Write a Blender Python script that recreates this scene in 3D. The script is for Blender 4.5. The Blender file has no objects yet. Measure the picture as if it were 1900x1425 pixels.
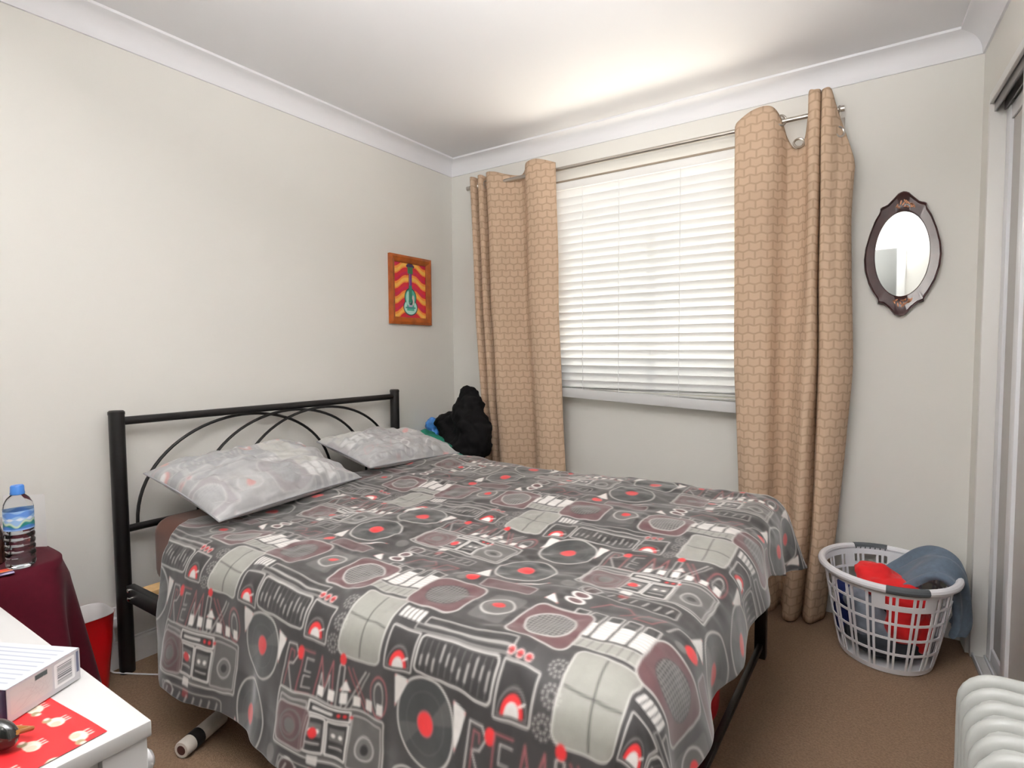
import bpy, bmesh, math, random
import numpy as np
from mathutils import Vector, Matrix

SC = bpy.context.scene
COL = SC.collection
R = math.radians

# ------------------------------------------------------------------ camera
cam_d = bpy.data.cameras.new('camera')
cam_d.sensor_width = 36.0
cam_d.lens = 1052.93 * 36.0 / 1900.0
cam_d.clip_start = 0.02
cam = bpy.data.objects.new('camera', cam_d)
COL.objects.link(cam)
_yaw, _pitch, _roll = 0.5944, -0.0535, -0.0069
_d = Vector((-math.sin(_yaw) * math.cos(_pitch), math.cos(_yaw) * math.cos(_pitch), math.sin(_pitch)))
_r = Vector((math.cos(_yaw), math.sin(_yaw), 0.0))
_u = _r.cross(_d)
_r2 = _r * math.cos(_roll) + _u * math.sin(_roll)
_u2 = -_r * math.sin(_roll) + _u * math.cos(_roll)
CM = Matrix((( _r2.x, _u2.x, -_d.x, 2.4096), (_r2.y, _u2.y, -_d.y, -2.8819), (_r2.z, _u2.z, -_d.z, 1.1742), (0, 0, 0, 1)))
cam.matrix_world = CM
SC.camera = cam

# ------------------------------------------------------------------ world, lights, exposure
SC.view_settings.view_transform = 'Standard'
SC.view_settings.look = 'None'
SC.view_settings.gamma = 1.0
SC.view_settings.use_curve_mapping = False
SC.view_settings.exposure = 0.06
SC.cycles.max_bounces = 8
SC.cycles.transmission_bounces = 6
W = bpy.data.worlds.new('sky'); SC.world = W
W.use_nodes = True
bg = W.node_tree.nodes['Background']
bg.inputs[0].default_value = (0.92, 0.96, 1.0, 1)
bg.inputs[1].default_value = 2.2


def area(name, loc, target, sx, sy, watts, color):
    l = bpy.data.lights.new(name, 'AREA')
    l.shape = 'RECTANGLE'; l.size = sx; l.size_y = sy; l.energy = watts; l.color = color
    o = bpy.data.objects.new(name, l); COL.objects.link(o)
    o.location = loc
    o.rotation_euler = (Vector(target) - Vector(loc)).to_track_quat('-Z', 'Y').to_euler()
    return o


sun_d = bpy.data.lights.new('sun', 'SUN'); sun_d.energy = 6.0; sun_d.angle = R(0.6); sun_d.color = (1.0, 0.90, 0.76)
sun = bpy.data.objects.new('sun', sun_d); COL.objects.link(sun)
sun.rotation_euler = (R(-38), R(0), R(20))
# daylight thrown up at the window by the bright ground outside
area('window_daylight', (1.3, 0.72, 0.45), (1.3, 0.0, 1.75), 1.6, 1.1, 125, (1.0, 0.88, 0.77))
# the photographer's flash, pointed up and bounced off the ceiling above the camera
fl = area('bounced_flash', (2.2, -2.62, 1.62), (1.95, -2.15, 2.4), 0.22, 0.16, 30, (1.0, 0.985, 0.97))
fl.data.spread = R(110)
fl2 = area('bounced_flash_wall', (2.0, -2.35, 1.7), (1.75, -3.02, 2.4), 0.22, 0.16, 66, (1.0, 0.985, 0.97))
fl2.data.spread = R(110)

# ------------------------------------------------------------------ helpers


def lin(c):
    out = []
    for v in c[:3]:
        v = v / 255.0
        out.append(v / 12.92 if v <= 0.04045 else ((v + 0.055) / 1.055) ** 2.4)
    return tuple(out)


MATS = {}


def mat(name, rgb, rough=0.6, noise=0.0, nscale=20.0, bump=0.0, bscale=200.0, metal=0.0, spec=0.5, sheen=0.0,
        trans=0.0, ior=1.45, vcol=False, translucent=0.0, coat=0.0):
    if name in MATS:
        return MATS[name]
    m = bpy.data.materials.new(name); m.use_nodes = True
    nt = m.node_tree; b = nt.nodes['Principled BSDF']
    c = lin(rgb)
    b.inputs['Base Color'].default_value = (*c, 1)
    b.inputs['Roughness'].default_value = rough
    b.inputs['Metallic'].default_value = metal
    b.inputs['Specular IOR Level'].default_value = spec
    b.inputs['IOR'].default_value = ior
    b.inputs['Transmission Weight'].default_value = trans
    b.inputs['Coat Weight'].default_value = coat
    if sheen:
        b.inputs['Sheen Weight'].default_value = sheen
        b.inputs['Sheen Roughness'].default_value = 0.4
    tc = nt.nodes.new('ShaderNodeTexCoord')
    src = None
    if vcol:
        a = nt.nodes.new('ShaderNodeVertexColor'); a.layer_name = 'print'
        src = a.outputs['Color']
        nt.links.new(src, b.inputs['Base Color'])
    if noise:
        n = nt.nodes.new('ShaderNodeTexNoise'); n.inputs['Scale'].default_value = nscale; n.inputs['Detail'].default_value = 6
        nt.links.new(tc.outputs['Object'], n.inputs['Vector'])
        mr = nt.nodes.new('ShaderNodeMapRange')
        mr.inputs['To Min'].default_value = 1 - noise; mr.inputs['To Max'].default_value = 1 + noise
        mr.inputs['From Min'].default_value = 0.25; mr.inputs['From Max'].default_value = 0.75
        nt.links.new(n.outputs['Fac'], mr.inputs['Value'])
        mx = nt.nodes.new('ShaderNodeMix'); mx.data_type = 'RGBA'; mx.blend_type = 'MULTIPLY'
        mx.inputs['Factor'].default_value = 1
        if src:
            nt.links.new(src, mx.inputs['A'])
        else:
            mx.inputs['A'].default_value = (*c, 1)
        nt.links.new(mr.outputs['Result'], mx.inputs['B'])
        nt.links.new(mx.outputs['Result'], b.inputs['Base Color'])
    if bump:
        n2 = nt.nodes.new('ShaderNodeTexNoise'); n2.inputs['Scale'].default_value = bscale; n2.inputs['Detail'].default_value = 3
        nt.links.new(tc.outputs['Object'], n2.inputs['Vector'])
        bp = nt.nodes.new('ShaderNodeBump'); bp.inputs['Strength'].default_value = bump; bp.inputs['Distance'].default_value = 0.01
        nt.links.new(n2.outputs['Fac'], bp.inputs['Height'])
        nt.links.new(bp.outputs['Normal'], b.inputs['Normal'])
    if translucent:
        t = nt.nodes.new('ShaderNodeBsdfTranslucent'); t.inputs['Color'].default_value = (*c, 1)
        mxs = nt.nodes.new('ShaderNodeMixShader'); mxs.inputs[0].default_value = translucent
        nt.links.new(b.outputs[0], mxs.inputs[1]); nt.links.new(t.outputs[0], mxs.inputs[2])
        nt.links.new(mxs.outputs[0], nt.nodes['Material Output'].inputs['Surface'])
    MATS[name] = m
    return m


class MB:
    """collects shapes into one mesh"""

    def __init__(self):
        self.v = []; self.f = []

    def add(self, vs, fs):
        k = len(self.v)
        self.v += [tuple(p) for p in vs]
        self.f += [tuple(i + k for i in q) for q in fs]
        return self

    def box(self, lo, hi):
        x0, y0, z0 = lo; x1, y1, z1 = hi
        return self.add([(x0, y0, z0), (x1, y0, z0), (x1, y1, z0), (x0, y1, z0), (x0, y0, z1), (x1, y0, z1), (x1, y1, z1), (x0, y1, z1)],
                        [(0, 3, 2, 1), (4, 5, 6, 7), (0, 1, 5, 4), (1, 2, 6, 5), (2, 3, 7, 6), (3, 0, 4, 7)])

    def rbox(self, lo, hi, b=0.004, seg=2):
        bm = bmesh.new()
        bmesh.ops.create_cube(bm, size=1.0)
        for w in bm.verts:
            w.co = Vector([lo[i] + (w.co[i] + 0.5) * (hi[i] - lo[i]) for i in range(3)])
        bmesh.ops.bevel(bm, geom=bm.edges[:], offset=b, segments=seg, affect='EDGES', profile=0.5)
        bm.verts.index_update()
        self.add([w.co[:] for w in bm.verts], [[w.index for w in q.verts] for q in bm.faces])
        bm.free()
        return self

    def tube(self, pts, r, n=12, closed=False, caps=True):
        pts = [Vector(p) for p in pts]; m = len(pts)
        rs = r if isinstance(r, (list, tuple)) else [r] * m
        vs = []; up = None
        for i, p in enumerate(pts):
            if closed:
                t = pts[(i + 1) % m] - pts[i - 1]
            else:
                t = pts[min(i + 1, m - 1)] - pts[max(i - 1, 0)]
            t.normalize()
            if up is None:
                up = Vector((0, 0, 1)) if abs(t.z) < 0.9 else Vector((1, 0, 0))
            a = t.cross(up); a.normalize(); up = a.cross(t); up.normalize()
            for k in range(n):
                w = 2 * math.pi * k / n
                vs.append(p + (a * math.cos(w) + up * math.sin(w)) * rs[i])
        fs = []
        for i in range(m if closed else m - 1):
            j = (i + 1) % m
            for k in range(n):
                l = (k + 1) % n
                fs.append((i * n + k, i * n + l, j * n + l, j * n + k))
        if caps and not closed:
            fs.append(tuple(range(n - 1, -1, -1))); fs.append(tuple(range((m - 1) * n, m * n)))
        return self.add(vs, fs)

    def lathe(self, prof, c=(0, 0, 0), n=32, cap0=True, cap1=True):
        vs = []; m = len(prof)
        for (r, z) in prof:
            for k in range(n):
                w = 2 * math.pi * k / n
                vs.append((c[0] + r * math.cos(w), c[1] + r * math.sin(w), c[2] + z))
        fs = []
        for i in range(m - 1):
            for k in range(n):
                l = (k + 1) % n
                fs.append((i * n + k, i * n + l, (i + 1) * n + l, (i + 1) * n + k))
        if cap0: fs.append(tuple(range(n - 1, -1, -1)))
        if cap1: fs.append(tuple(range((m - 1) * n, m * n)))
        return self.add(vs, fs)

    def prism(self, poly, fn, d0, d1):
        """poly 2-D outline (counter-clockwise), fn(u, v, d) -> point"""
        n = len(poly)
        vs = [fn(u, v, d0) for u, v in poly] + [fn(u, v, d1) for u, v in poly]
        fs = [tuple(range(n - 1, -1, -1)), tuple(range(n, 2 * n))]
        fs += [(i, (i + 1) % n, n + (i + 1) % n, n + i) for i in range(n)]
        return self.add(vs, fs)

    def build(self, name, m, parent=None, smooth=True, angle=35, xf=None):
        vs = self.v
        if xf:
            vs = [xf(*p) for p in vs]
        return make(name, vs, self.f, m, parent, smooth, angle)


ORG = {}


def make(name, vs, fs, m, parent=None, smooth=True, angle=35):
    vs = np.asarray([tuple(p) for p in vs], dtype=float) if not isinstance(vs, np.ndarray) else vs
    if parent is not None:
        org = ORG[parent.name]
    else:
        lo, hi = vs.min(0), vs.max(0)
        org = np.array([(lo[0] + hi[0]) / 2, (lo[1] + hi[1]) / 2, lo[2]])
    me = bpy.data.meshes.new(name)
    me.from_pydata((vs - org).tolist(), [], fs)
    me.update()
    bm = bmesh.new(); bm.from_mesh(me); bmesh.ops.recalc_face_normals(bm, faces=bm.faces); bm.to_mesh(me); bm.free()
    if smooth:
        me.shade_smooth(); me.set_sharp_from_angle(angle=R(angle))
    me.materials.append(m)
    o = bpy.data.objects.new(name, me); COL.objects.link(o)
    if parent is not None:
        o.parent = parent
    else:
        o.location = org
    ORG[o.name] = org
    return o


def tag(o, label, cat, group=None, kind=None):
    o['label'] = label; o['category'] = cat
    if group: o['group'] = group
    if kind: o['kind'] = kind
    return o


def thing(name, loc, label, cat, group=None, kind=None):
    o = bpy.data.objects.new(name, None); COL.objects.link(o); o.location = loc
    o.empty_display_size = 0.05
    ORG[o.name] = np.array(loc, dtype=float)
    return tag(o, label, cat, group, kind)


def grid_mesh(name, P, m, parent=None, col=None, uv=None, smooth=True, wrap=False):
    """P: (ny, nx, 3) array; col: (ny, nx, 3) linear colours; uv: (ny, nx, 2)"""
    ny, nx = P.shape[:2]
    V = P.reshape(-1, 3).astype(np.float64)
    if parent is not None:
        org = ORG[parent.name]
    else:
        lo, hi = V.min(0), V.max(0)
        org = np.array([(lo[0] + hi[0]) / 2, (lo[1] + hi[1]) / 2, lo[2]])
    V = V - org
    idx = np.arange(ny * nx).reshape(ny, nx)
    if wrap:
        idx = np.concatenate([idx, idx[:, :1]], 1)
    F = np.stack([idx[:-1, :-1], idx[:-1, 1:], idx[1:, 1:], idx[1:, :-1]], -1).reshape(-1, 4)
    nf = len(F)
    me = bpy.data.meshes.new(name)
    me.vertices.add(len(V)); me.vertices.foreach_set('co', V.astype(np.float32).ravel())
    me.loops.add(nf * 4); me.loops.foreach_set('vertex_index', F.astype(np.int32).ravel())
    me.polygons.add(nf); me.polygons.foreach_set('loop_start', np.arange(0, nf * 4, 4, dtype=np.int32))
    me.update(calc_edges=True)
    if smooth:
        me.polygons.foreach_set('use_smooth', np.ones(nf, dtype=bool))
    if col is not None:
        at = me.color_attributes.new('print', 'FLOAT_COLOR', 'POINT')
        c4 = np.ones((len(V), 4), dtype=np.float32); c4[:, :3] = col.reshape(-1, 3)
        at.data.foreach_set('color', c4.ravel())
    if uv is not None:
        ul = me.uv_layers.new(name='cloth')
        ul.data.foreach_set('uv', uv.reshape(-1, 2)[F.ravel()].astype(np.float32).ravel())
    me.materials.append(m)
    me.validate()
    o = bpy.data.objects.new(name, me); COL.objects.link(o)
    if parent is not None:
        o.parent = parent
    else:
        o.location = org
    ORG[o.name] = org
    return o


def noise2(x, y, seed=0):
    """smooth value noise in -1..1"""
    rs = np.random.RandomState(seed); T = rs.rand(64, 64) * 2 - 1
    xi = np.floor(x).astype(int); yi = np.floor(y).astype(int)
    fx = x - xi; fy = y - yi
    fx = fx * fx * fx * (fx * (fx * 6 - 15) + 10); fy = fy * fy * fy * (fy * (fy * 6 - 15) + 10)
    a = T[xi % 64, yi % 64]; b = T[(xi + 1) % 64, yi % 64]; c = T[xi % 64, (yi + 1) % 64]; d = T[(xi + 1) % 64, (yi + 1) % 64]
    return (a * (1 - fx) + b * fx) * (1 - fy) + (c * (1 - fx) + d * fx) * fy


def sm(x, a, b):
    t = np.clip((x - a) / (b - a), 0, 1)
    return t * t * (3 - 2 * t)


def catmull(cps, n):
    """smooth curve through rows of cps"""
    P = np.asarray(cps, float)
    P = np.vstack([2 * P[0] - P[1], P, 2 * P[-1] - P[-2]])
    m = len(P) - 3
    out = []
    for q in np.linspace(0, m, n):
        i = min(int(q), m - 1); t = q - i
        a, b, c, d = P[i], P[i + 1], P[i + 2], P[i + 3]
        out.append(0.5 * ((2 * b) + (c - a) * t + (2 * a - 5 * b + 4 * c - d) * t * t + (3 * b - a - 3 * c + d) * t ** 3))
    return np.array(out)


# 2-D painting of flat prints: X, Y in metres, C (h, w, 3) linear colours
class Print:
    def __init__(self, X, Y, base, px, wrap=None):
        self.X = X; self.Y = Y; self.px = px; self.wrap = wrap
        self.C = np.empty(X.shape + (3,)); self.C[...] = lin(base)

    def loc(self, cx, cy):
        dx = self.X - cx; dy = self.Y - cy
        if self.wrap:
            tx, ty = self.wrap
            dx = (dx + tx / 2) % tx - tx / 2; dy = (dy + ty / 2) % ty - ty / 2
        return dx, dy

    def put(self, sd, rgb, al=1.0, mask=None):
        a = np.clip(0.5 - sd / self.px, 0, 1) * al
        if mask is not None: a = a * mask
        self.C += a[..., None] * (np.array(lin(rgb)) - self.C)

    def ell(self, cx, cy, rx, ry, rgb, line=0, al=1.0, half=False):
        dx, dy = self.loc(cx, cy)
        s = (np.sqrt((dx / rx) ** 2 + (dy / ry) ** 2) - 1) * min(rx, ry)
        if half: s = np.maximum(s, -dy)
        self.put(np.abs(s) - line / 2 if line else s, rgb, al)

    def rect(self, cx, cy, hw, hh, rgb, r=0.0, line=0, rot=0.0, al=1.0):
        dx, dy = self.loc(cx, cy)
        if rot:
            c, s_ = math.cos(rot), math.sin(rot); dx, dy = dx * c + dy * s_, -dx * s_ + dy * c
        qx = np.abs(dx) - hw + r; qy = np.abs(dy) - hh + r
        s = np.hypot(np.maximum(qx, 0), np.maximum(qy, 0)) + np.minimum(np.maximum(qx, qy), 0) - r
        self.put(np.abs(s) - line / 2 if line else s, rgb, al)

    def seg(self, x0, y0, x1, y1, w, rgb, al=1.0):
        cx, cy = (x0 + x1) / 2, (y0 + y1) / 2
        dx, dy = self.loc(cx, cy)
        L = math.hypot(x1 - x0, y1 - y0) + 1e-9; ux, uy = (x1 - x0) / L, (y1 - y0) / L
        a = dx * ux + dy * uy; b = -dx * uy + dy * ux
        s = np.hypot(np.maximum(np.abs(a) - L / 2, 0), b) - w / 2
        self.put(s, rgb, al)

    def path(self, pts, w, rgb, al=1.0):
        for p, q in zip(pts[:-1], pts[1:]): self.seg(*p, *q, w, rgb, al)

    def poly(self, pts, rgb, al=1.0):
        cx = sum(p[0] for p in pts) / len(pts); cy = sum(p[1] for p in pts) / len(pts)
        dx, dy = self.loc(cx, cy)
        s = np.full(dx.shape, -1e9)
        ar = sum(pts[i][0] * pts[(i + 1) % len(pts)][1] - pts[(i + 1) % len(pts)][0] * pts[i][1] for i in range(len(pts)))
        for i in range(len(pts)):
            x0, y0 = pts[i]; x1, y1 = pts[(i + 1) % len(pts)]
            ex, ey = x1 - x0, y1 - y0; L = math.hypot(ex, ey)
            nx, ny = ey / L, -ex / L
            if ar < 0: nx, ny = -nx, -ny
            s = np.maximum(s, (dx - (x0 - cx)) * nx + (dy - (y0 - cy)) * ny)
        self.put(s, rgb, al)


def flat_print(name, fn, w, h, n, paint, m, parent=None):
    """a flat printed sheet: fn(u, v) arrays in metres -> positions"""
    nx = max(2, int(w / n)); ny = max(2, int(h / n))
    U_, V_ = np.meshgrid(np.linspace(0, w, nx), np.linspace(0, h, ny))
    p = paint(U_, V_, n)
    return grid_mesh(name, fn(U_, V_), m, parent, col=p.C)


# ------------------------------------------------------------------ materials
WALL = mat('wall_paint', (232, 230, 224), 0.75, bump=0.03, bscale=300)
CEIL = mat('ceiling_paint', (233, 233, 235), 0.8)
CORN = mat('cornice_paint', (240, 240, 243), 0.7)
WHITE = mat('white_gloss', (238, 238, 236), 0.35)
CARPET = mat('carpet_pile', (154, 127, 104), 0.95, noise=0.22, nscale=160, bump=0.9, bscale=420, spec=0.15)
BLACK = mat('black_enamel', (16, 15, 16), 0.38)
STEEL = mat('brushed_steel', (196, 190, 182), 0.32, metal=1.0)
CHROME = mat('chrome', (225, 222, 218), 0.12, metal=1.0)
PVC = mat('blind_slat_white', (244, 244, 244), 0.5, translucent=0.28)
FOAM = mat('white_plastic', (236, 236, 238), 0.4)
H = 2.4

# ------------------------------------------------------------------ the room shell
TH = R(4.0)


def RW(s, o, z):
    """wardrobe wall: s along the wall from the window corner, o behind its face, z up"""
    return (2.666 + s * math.sin(TH) + o * math.cos(TH), -s * math.cos(TH) + o * math.sin(TH), z)


YB = -3.12      # wall behind the camera
XR = 2.666
o = MB().box((-0.1, YB - 1.3, -0.08), (3.75, 0.12, 0.0)).build('floor', CARPET, smooth=False)
tag(o, 'brown short pile carpet covering the bedroom floor', 'floor', kind='structure')
o = MB().box((-0.1, YB - 1.3, H), (3.75, 0.12, H + 0.1)).build('ceiling', CEIL, smooth=False)
tag(o, 'plain white plaster ceiling', 'ceiling', kind='structure')
o = MB().box((-0.1, YB, 0), (0.0, 0.12, H)).build('wall_left', WALL, smooth=False)
tag(o, 'cream painted wall behind the headboard', 'wall', kind='structure')
WX0, WX1, WZ0, WZ1 = 0.80, 1.83, 1.00, 2.10
b = MB()
b.box((0.0, 0.0, 0), (WX0, 0.12, H)); b.box((WX1, 0.0, 0), (2.9, 0.12, H))
b.box((WX0, 0.0, 0), (WX1, 0.12, WZ0)); b.box((WX0, 0.0, WZ1), (WX1, 0.12, H))
o = b.build('wall_back', WALL, smooth=False)
tag(o, 'cream painted wall with the window and oval mirror', 'wall', kind='structure')
# wall behind the camera with an open doorway
DX0, DX1, DZ = 1.78, 2.40, 2.08
b = MB()
b.box((0.0, YB - 0.1, 0), (DX0, YB, H)); b.box((DX1, YB - 0.1, 0), (3.0, YB, H)); b.box((DX0, YB - 0.1, DZ), (DX1, YB, H))
o = b.build('wall_front', WALL, smooth=False)
tag(o, 'cream painted wall with the doorway, behind the viewer', 'wall', kind='structure')
d1 = thing('door_1', (2.09, YB, 0), 'open doorway in white architrave, seen in the oval mirror', 'doorway', kind='structure')
b = MB(); b.box((DX0 - 0.06, YB, 0), (DX0, YB + 0.02, DZ + 0.06)).build('architrave', WHITE, d1)
b = MB(); b.box((DX1, YB, 0), (DX1 + 0.06, YB + 0.02, DZ + 0.06)).build('architrave', WHITE, d1)
b = MB(); b.box((DX0, YB, DZ), (DX1, YB + 0.02, DZ + 0.06)).build('architrave', WHITE, d1)
o = MB().box((0.9, YB - 1.25, 0), (3.3, YB - 1.15, H)).build('wall_hall', mat('hall_paint', (150, 150, 148), 0.7), smooth=False)
tag(o, 'grey hallway wall beyond the doorway', 'wall', kind='structure')
for k, x in enumerate((0.85, 3.25)):
    o = MB().box((x, YB - 1.2, 0), (x + 0.08, YB - 0.1, H)).build('wall_hall_side', MATS['hall_paint'], smooth=False)
    tag(o, ('left' if k == 0 else 'right') + ' end wall of the grey hallway beyond the doorway', 'wall', kind='structure')

hl_ = area('hall_fill', (2.0, YB - 0.6, 2.3), (2.0, YB - 0.9, 0.0), 0.4, 0.4, 5, (1.0, 0.97, 0.93))  # added fill to lighten the grey hallway, no known fixture there

# wardrobe wall on the right: nib, bulkhead, far part
SW = 3.25
NIB, OPEN_END, TRK = 0.125, 2.95, 2.09
b = MB()
b.box((-0.02, 0, 0), (NIB, 0.12, H)); b.box((NIB, 0, TRK), (OPEN_END, 0.12, H)); b.box((OPEN_END, 0, 0), (SW, 0.12, H))
o = b.build('wall_right', WALL, smooth=False, xf=RW)
tag(o, 'cream wall and bulkhead around the sliding wardrobe', 'wall', kind='structure')
o = MB().box((-0.02, 0.62, 0), (SW, 0.70, H)).build('wall_wardrobe', WALL, smooth=False, xf=RW)
tag(o, 'back wall inside the wardrobe', 'wall', kind='structure')

# cornices (coved), mitred at the corners
CV = [(0.0, -0.087), (0.008, -0.087), (0.010, -0.078)] + [(0.010 + 0.062 * (1 - math.cos(a)), -0.076 + 0.062 * math.sin(a)) for a in np.linspace(0.12, 1.45, 9)] + \
     [(0.078, -0.012), (0.087, -0.010), (0.087, 0.0), (0.0, 0.0)]


def cornice(name, p0, p1, n0, inset0, inset1, label):
    """p0, p1 ends along the wall; n0 the normal into the room; insets for the mitres"""
    p0 = Vector(p0); p1 = Vector(p1); t = (p1 - p0).normalized(); n0 = Vector(n0)
    vs = []
    for (p, sgn, ins) in ((p0, 1, inset0), (p1, -1, inset1)):
        for (c, z) in CV:
            q = p + n0 * c + t * (sgn * c * ins); vs.append((q.x, q.y, H + z))
    n = len(CV)
    fs = [(i, (i + 1) % n, n + (i + 1) % n, n + i) for i in range(n)] + [tuple(range(n)), tuple(range(2 * n - 1, n - 1, -1))]
    o = make(name, vs, fs, CORN, angle=30)
    tag(o, label, 'cornice', kind='structure')


e_ = Vector((math.sin(TH), -math.cos(TH), 0)); n_ = Vector((-math.cos(TH), -math.sin(TH), 0))
cornice('trim_1', (0, 0, 0), (0, YB, 0), (1, 0, 0), 1.0, 1.0, 'white coved cornice along the headboard wall')
cornice('trim_2', (0, 0, 0), (XR, 0, 0), (0, -1, 0), 1.0, 0.93, 'white coved cornice above the window')
pe = Vector((XR, 0, 0)) + e_ * (-YB / math.cos(TH))
cornice('trim_3', (XR, 0, 0), tuple(pe), tuple(n_), 0.93, 1.0, 'white coved cornice above the wardrobe')
cornice('trim_4', (0, YB, 0), (pe.x, YB, 0), (0, 1, 0), 1.0, 1.0, 'white coved cornice on the doorway wall')

# skirting boards
SK = [(0, 0), (0.014, 0), (0.014, 0.075), (0.010, 0.088), (0.006, 0.092), (0.006, 0.098), (0, 0.1)]


def skirt(name, fn, L0, L1, label):
    vs = [fn(L0, c, z) for c, z in SK] + [fn(L1, c, z) for c, z in SK]
    n = len(SK)
    fs = [(i, (i + 1) % n, n + (i + 1) % n, n + i) for i in range(n)] + [tuple(range(n)), tuple(range(2 * n - 1, n - 1, -1))]
    tag(make(name, vs, fs, WHITE, angle=30), label, 'skirting board', kind='structure')


skirt('baseboard_left', lambda s, c, z: (c, -s, z), 0.0, -YB, 'white skirting board under the headboard wall')
skirt('baseboard_back', lambda s, c, z: (s, -c, z), 0.0, XR, 'white skirting board below the window wall')
skirt('baseboard_right', lambda s, c, z: RW(s, -c, z), 0.0, NIB - 0.01, 'short white skirting board beside the wardrobe')

# ------------------------------------------------------------------ window and blind
w1 = thing('window_1', (1.315, 0.06, WZ0), 'bright window in a white frame behind the venetian blind', 'window', kind='structure')
for lo, hi in (((WX0, 0.05, WZ0), (WX0 + 0.04, 0.10, WZ1)), ((WX1 - 0.04, 0.05, WZ0), (WX1, 0.10, WZ1)),
               ((WX0 + 0.04, 0.05, WZ1 - 0.04), (WX1 - 0.04, 0.10, WZ1)), ((WX0 + 0.04, 0.05, WZ0), (WX1 - 0.04, 0.10, WZ0 + 0.04)),
               ((1.30, 0.055, WZ0 + 0.04), (1.33, 0.095, WZ1 - 0.04))):
    MB().box(lo, hi).build('window_frame', WHITE, w1)
glass = bpy.data.materials.new('clear_glass'); glass.use_nodes = True
_g = glass.node_tree; _g.nodes.remove(_g.nodes['Principled BSDF'])
_t = _g.nodes.new('ShaderNodeBsdfTransparent'); _t.inputs[0].default_value = (0.95, 0.97, 0.96, 1)
_s = _g.nodes.new('ShaderNodeBsdfGlossy'); _s.inputs['Roughness'].default_value = 0.02
_m = _g.nodes.new('ShaderNodeMixShader'); _m.inputs[0].default_value = 0.06
_g.links.new(_t.outputs[0], _m.inputs[1]); _g.links.new(_s.outputs[0], _m.inputs[2]); _g.links.new(_m.outputs[0], _g.nodes['Material Output'].inputs['Surface'])
for x0, x1 in ((WX0 + 0.04, 1.30), (1.33, WX1 - 0.04)):
    MB().box((x0, 0.074, WZ0 + 0.04), (x1, 0.078, WZ1 - 0.04)).build('pane', glass, w1)
o = MB().box((-1.5, 0.13, -0.3), (4.5, 6.0, -0.02)).build('ground', mat('pale_paving', (226, 214, 196), 0.8, noise=0.1, nscale=3), smooth=False)
tag(o, 'pale sunlit paving outside the window', 'ground', kind='structure')

vb = thing('venetian_blind', (1.3, -0.04, 0.88), 'white closed venetian blind hanging over the window, bottom rail slightly askew', 'blind')
BX0, BX1 = 0.785, 1.838
MB().rbox((BX0, -0.088, 2.072), (BX1, -0.036, 2.118), 0.003).build('headrail', PVC, vb)
MB().rbox((BX0 - 0.01, -0.092, 2.112), (BX1 + 0.01, -0.0885, 2.122), 0.001).build('top_shadow_line', mat('taupe_shadow', (150, 136, 120), 0.6), vb)  # added strip, its taupe stands in for the shadow gap above the headrail
NS = 26
prof = [(-0.025 + 0.05 * k / 6, 0.003 * (1 - ((k - 3) / 3.0) ** 2)) for k in range(7)]
ta = R(-63)
vs = []; fs = []
hl = (BX1 - BX0) / 2 - 0.004
for sx in (-hl, hl):
    for off in (0.0012, -0.0012):
        for (c, h_) in prof:
            yy = c; zz = h_ + off
            vs.append((sx, yy * math.cos(ta) - zz * math.sin(ta), yy * math.sin(ta) + zz * math.cos(ta)))
n = 7
for k in range(n - 1):
    fs += [(k, k + 1, 2 * n + k + 1, 2 * n + k), (n + k + 1, n + k, 3 * n + k, 3 * n + k + 1), (k, n + k, n + k + 1, k + 1), (2 * n + k + 1, 3 * n + k + 1, 3 * n + k, 2 * n + k)]
fs += [(0, 2 * n, 3 * n, n), (n - 1, 2 * n - 1, 4 * n - 1, 3 * n - 1)]
ORG['slat_proto'] = np.zeros(3)
slat_me = bpy.data.meshes.new('slat'); slat_me.from_pydata(vs, [], fs); slat_me.update()
bm = bmesh.new(); bm.from_mesh(slat_me); bmesh.ops.recalc_face_normals(bm, faces=bm.faces); bm.to_mesh(slat_me); bm.free()
slat_me.shade_smooth(); slat_me.set_sharp_from_angle(angle=R(40)); slat_me.materials.append(PVC)
for k in range(NS):
    t = k / (NS - 1)
    s = bpy.data.objects.new('slat', slat_me); COL.objects.link(s); s.parent = vb
    s.location = (0.01, -0.020, (2.05 - 1.052 * t) - 0.88)
    s.rotation_euler = (random.Random(k).uniform(-0.03, 0.03), 0.012 * t * t, 0)
# stacked slats and rail at the foot, hanging askew
tl = math.atan2(0.045, 0.94)
for k in range(3):
    zc = 0.985 - 0.012 * k
    MB().rbox((-0.525, -0.086, -0.0015), (0.525, -0.036, 0.0015), 0.001).build(
        'slat', PVC, vb, xf=lambda x, y, z, zc=zc, k=k: (1.31 + x, y, zc + z - math.tan(tl * (0.15 + 0.2 * k)) * x))
MB().rbox((-0.53, -0.088, -0.026), (0.53, -0.034, 0.026), 0.004).build(
    'bottom_rail', PVC, vb, xf=lambda x, y, z: (1.31 + x, y, 0.935 + z - math.tan(tl) * x))
for x in (0.99, 1.20, 1.52):
    MB().tube([(x, -0.091, 2.075), (x, -0.091, 0.96 - math.tan(tl) * (x - 1.31))], 0.0016, 6).build('ladder_cord', FOAM, vb)

# ------------------------------------------------------------------ curtains


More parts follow.
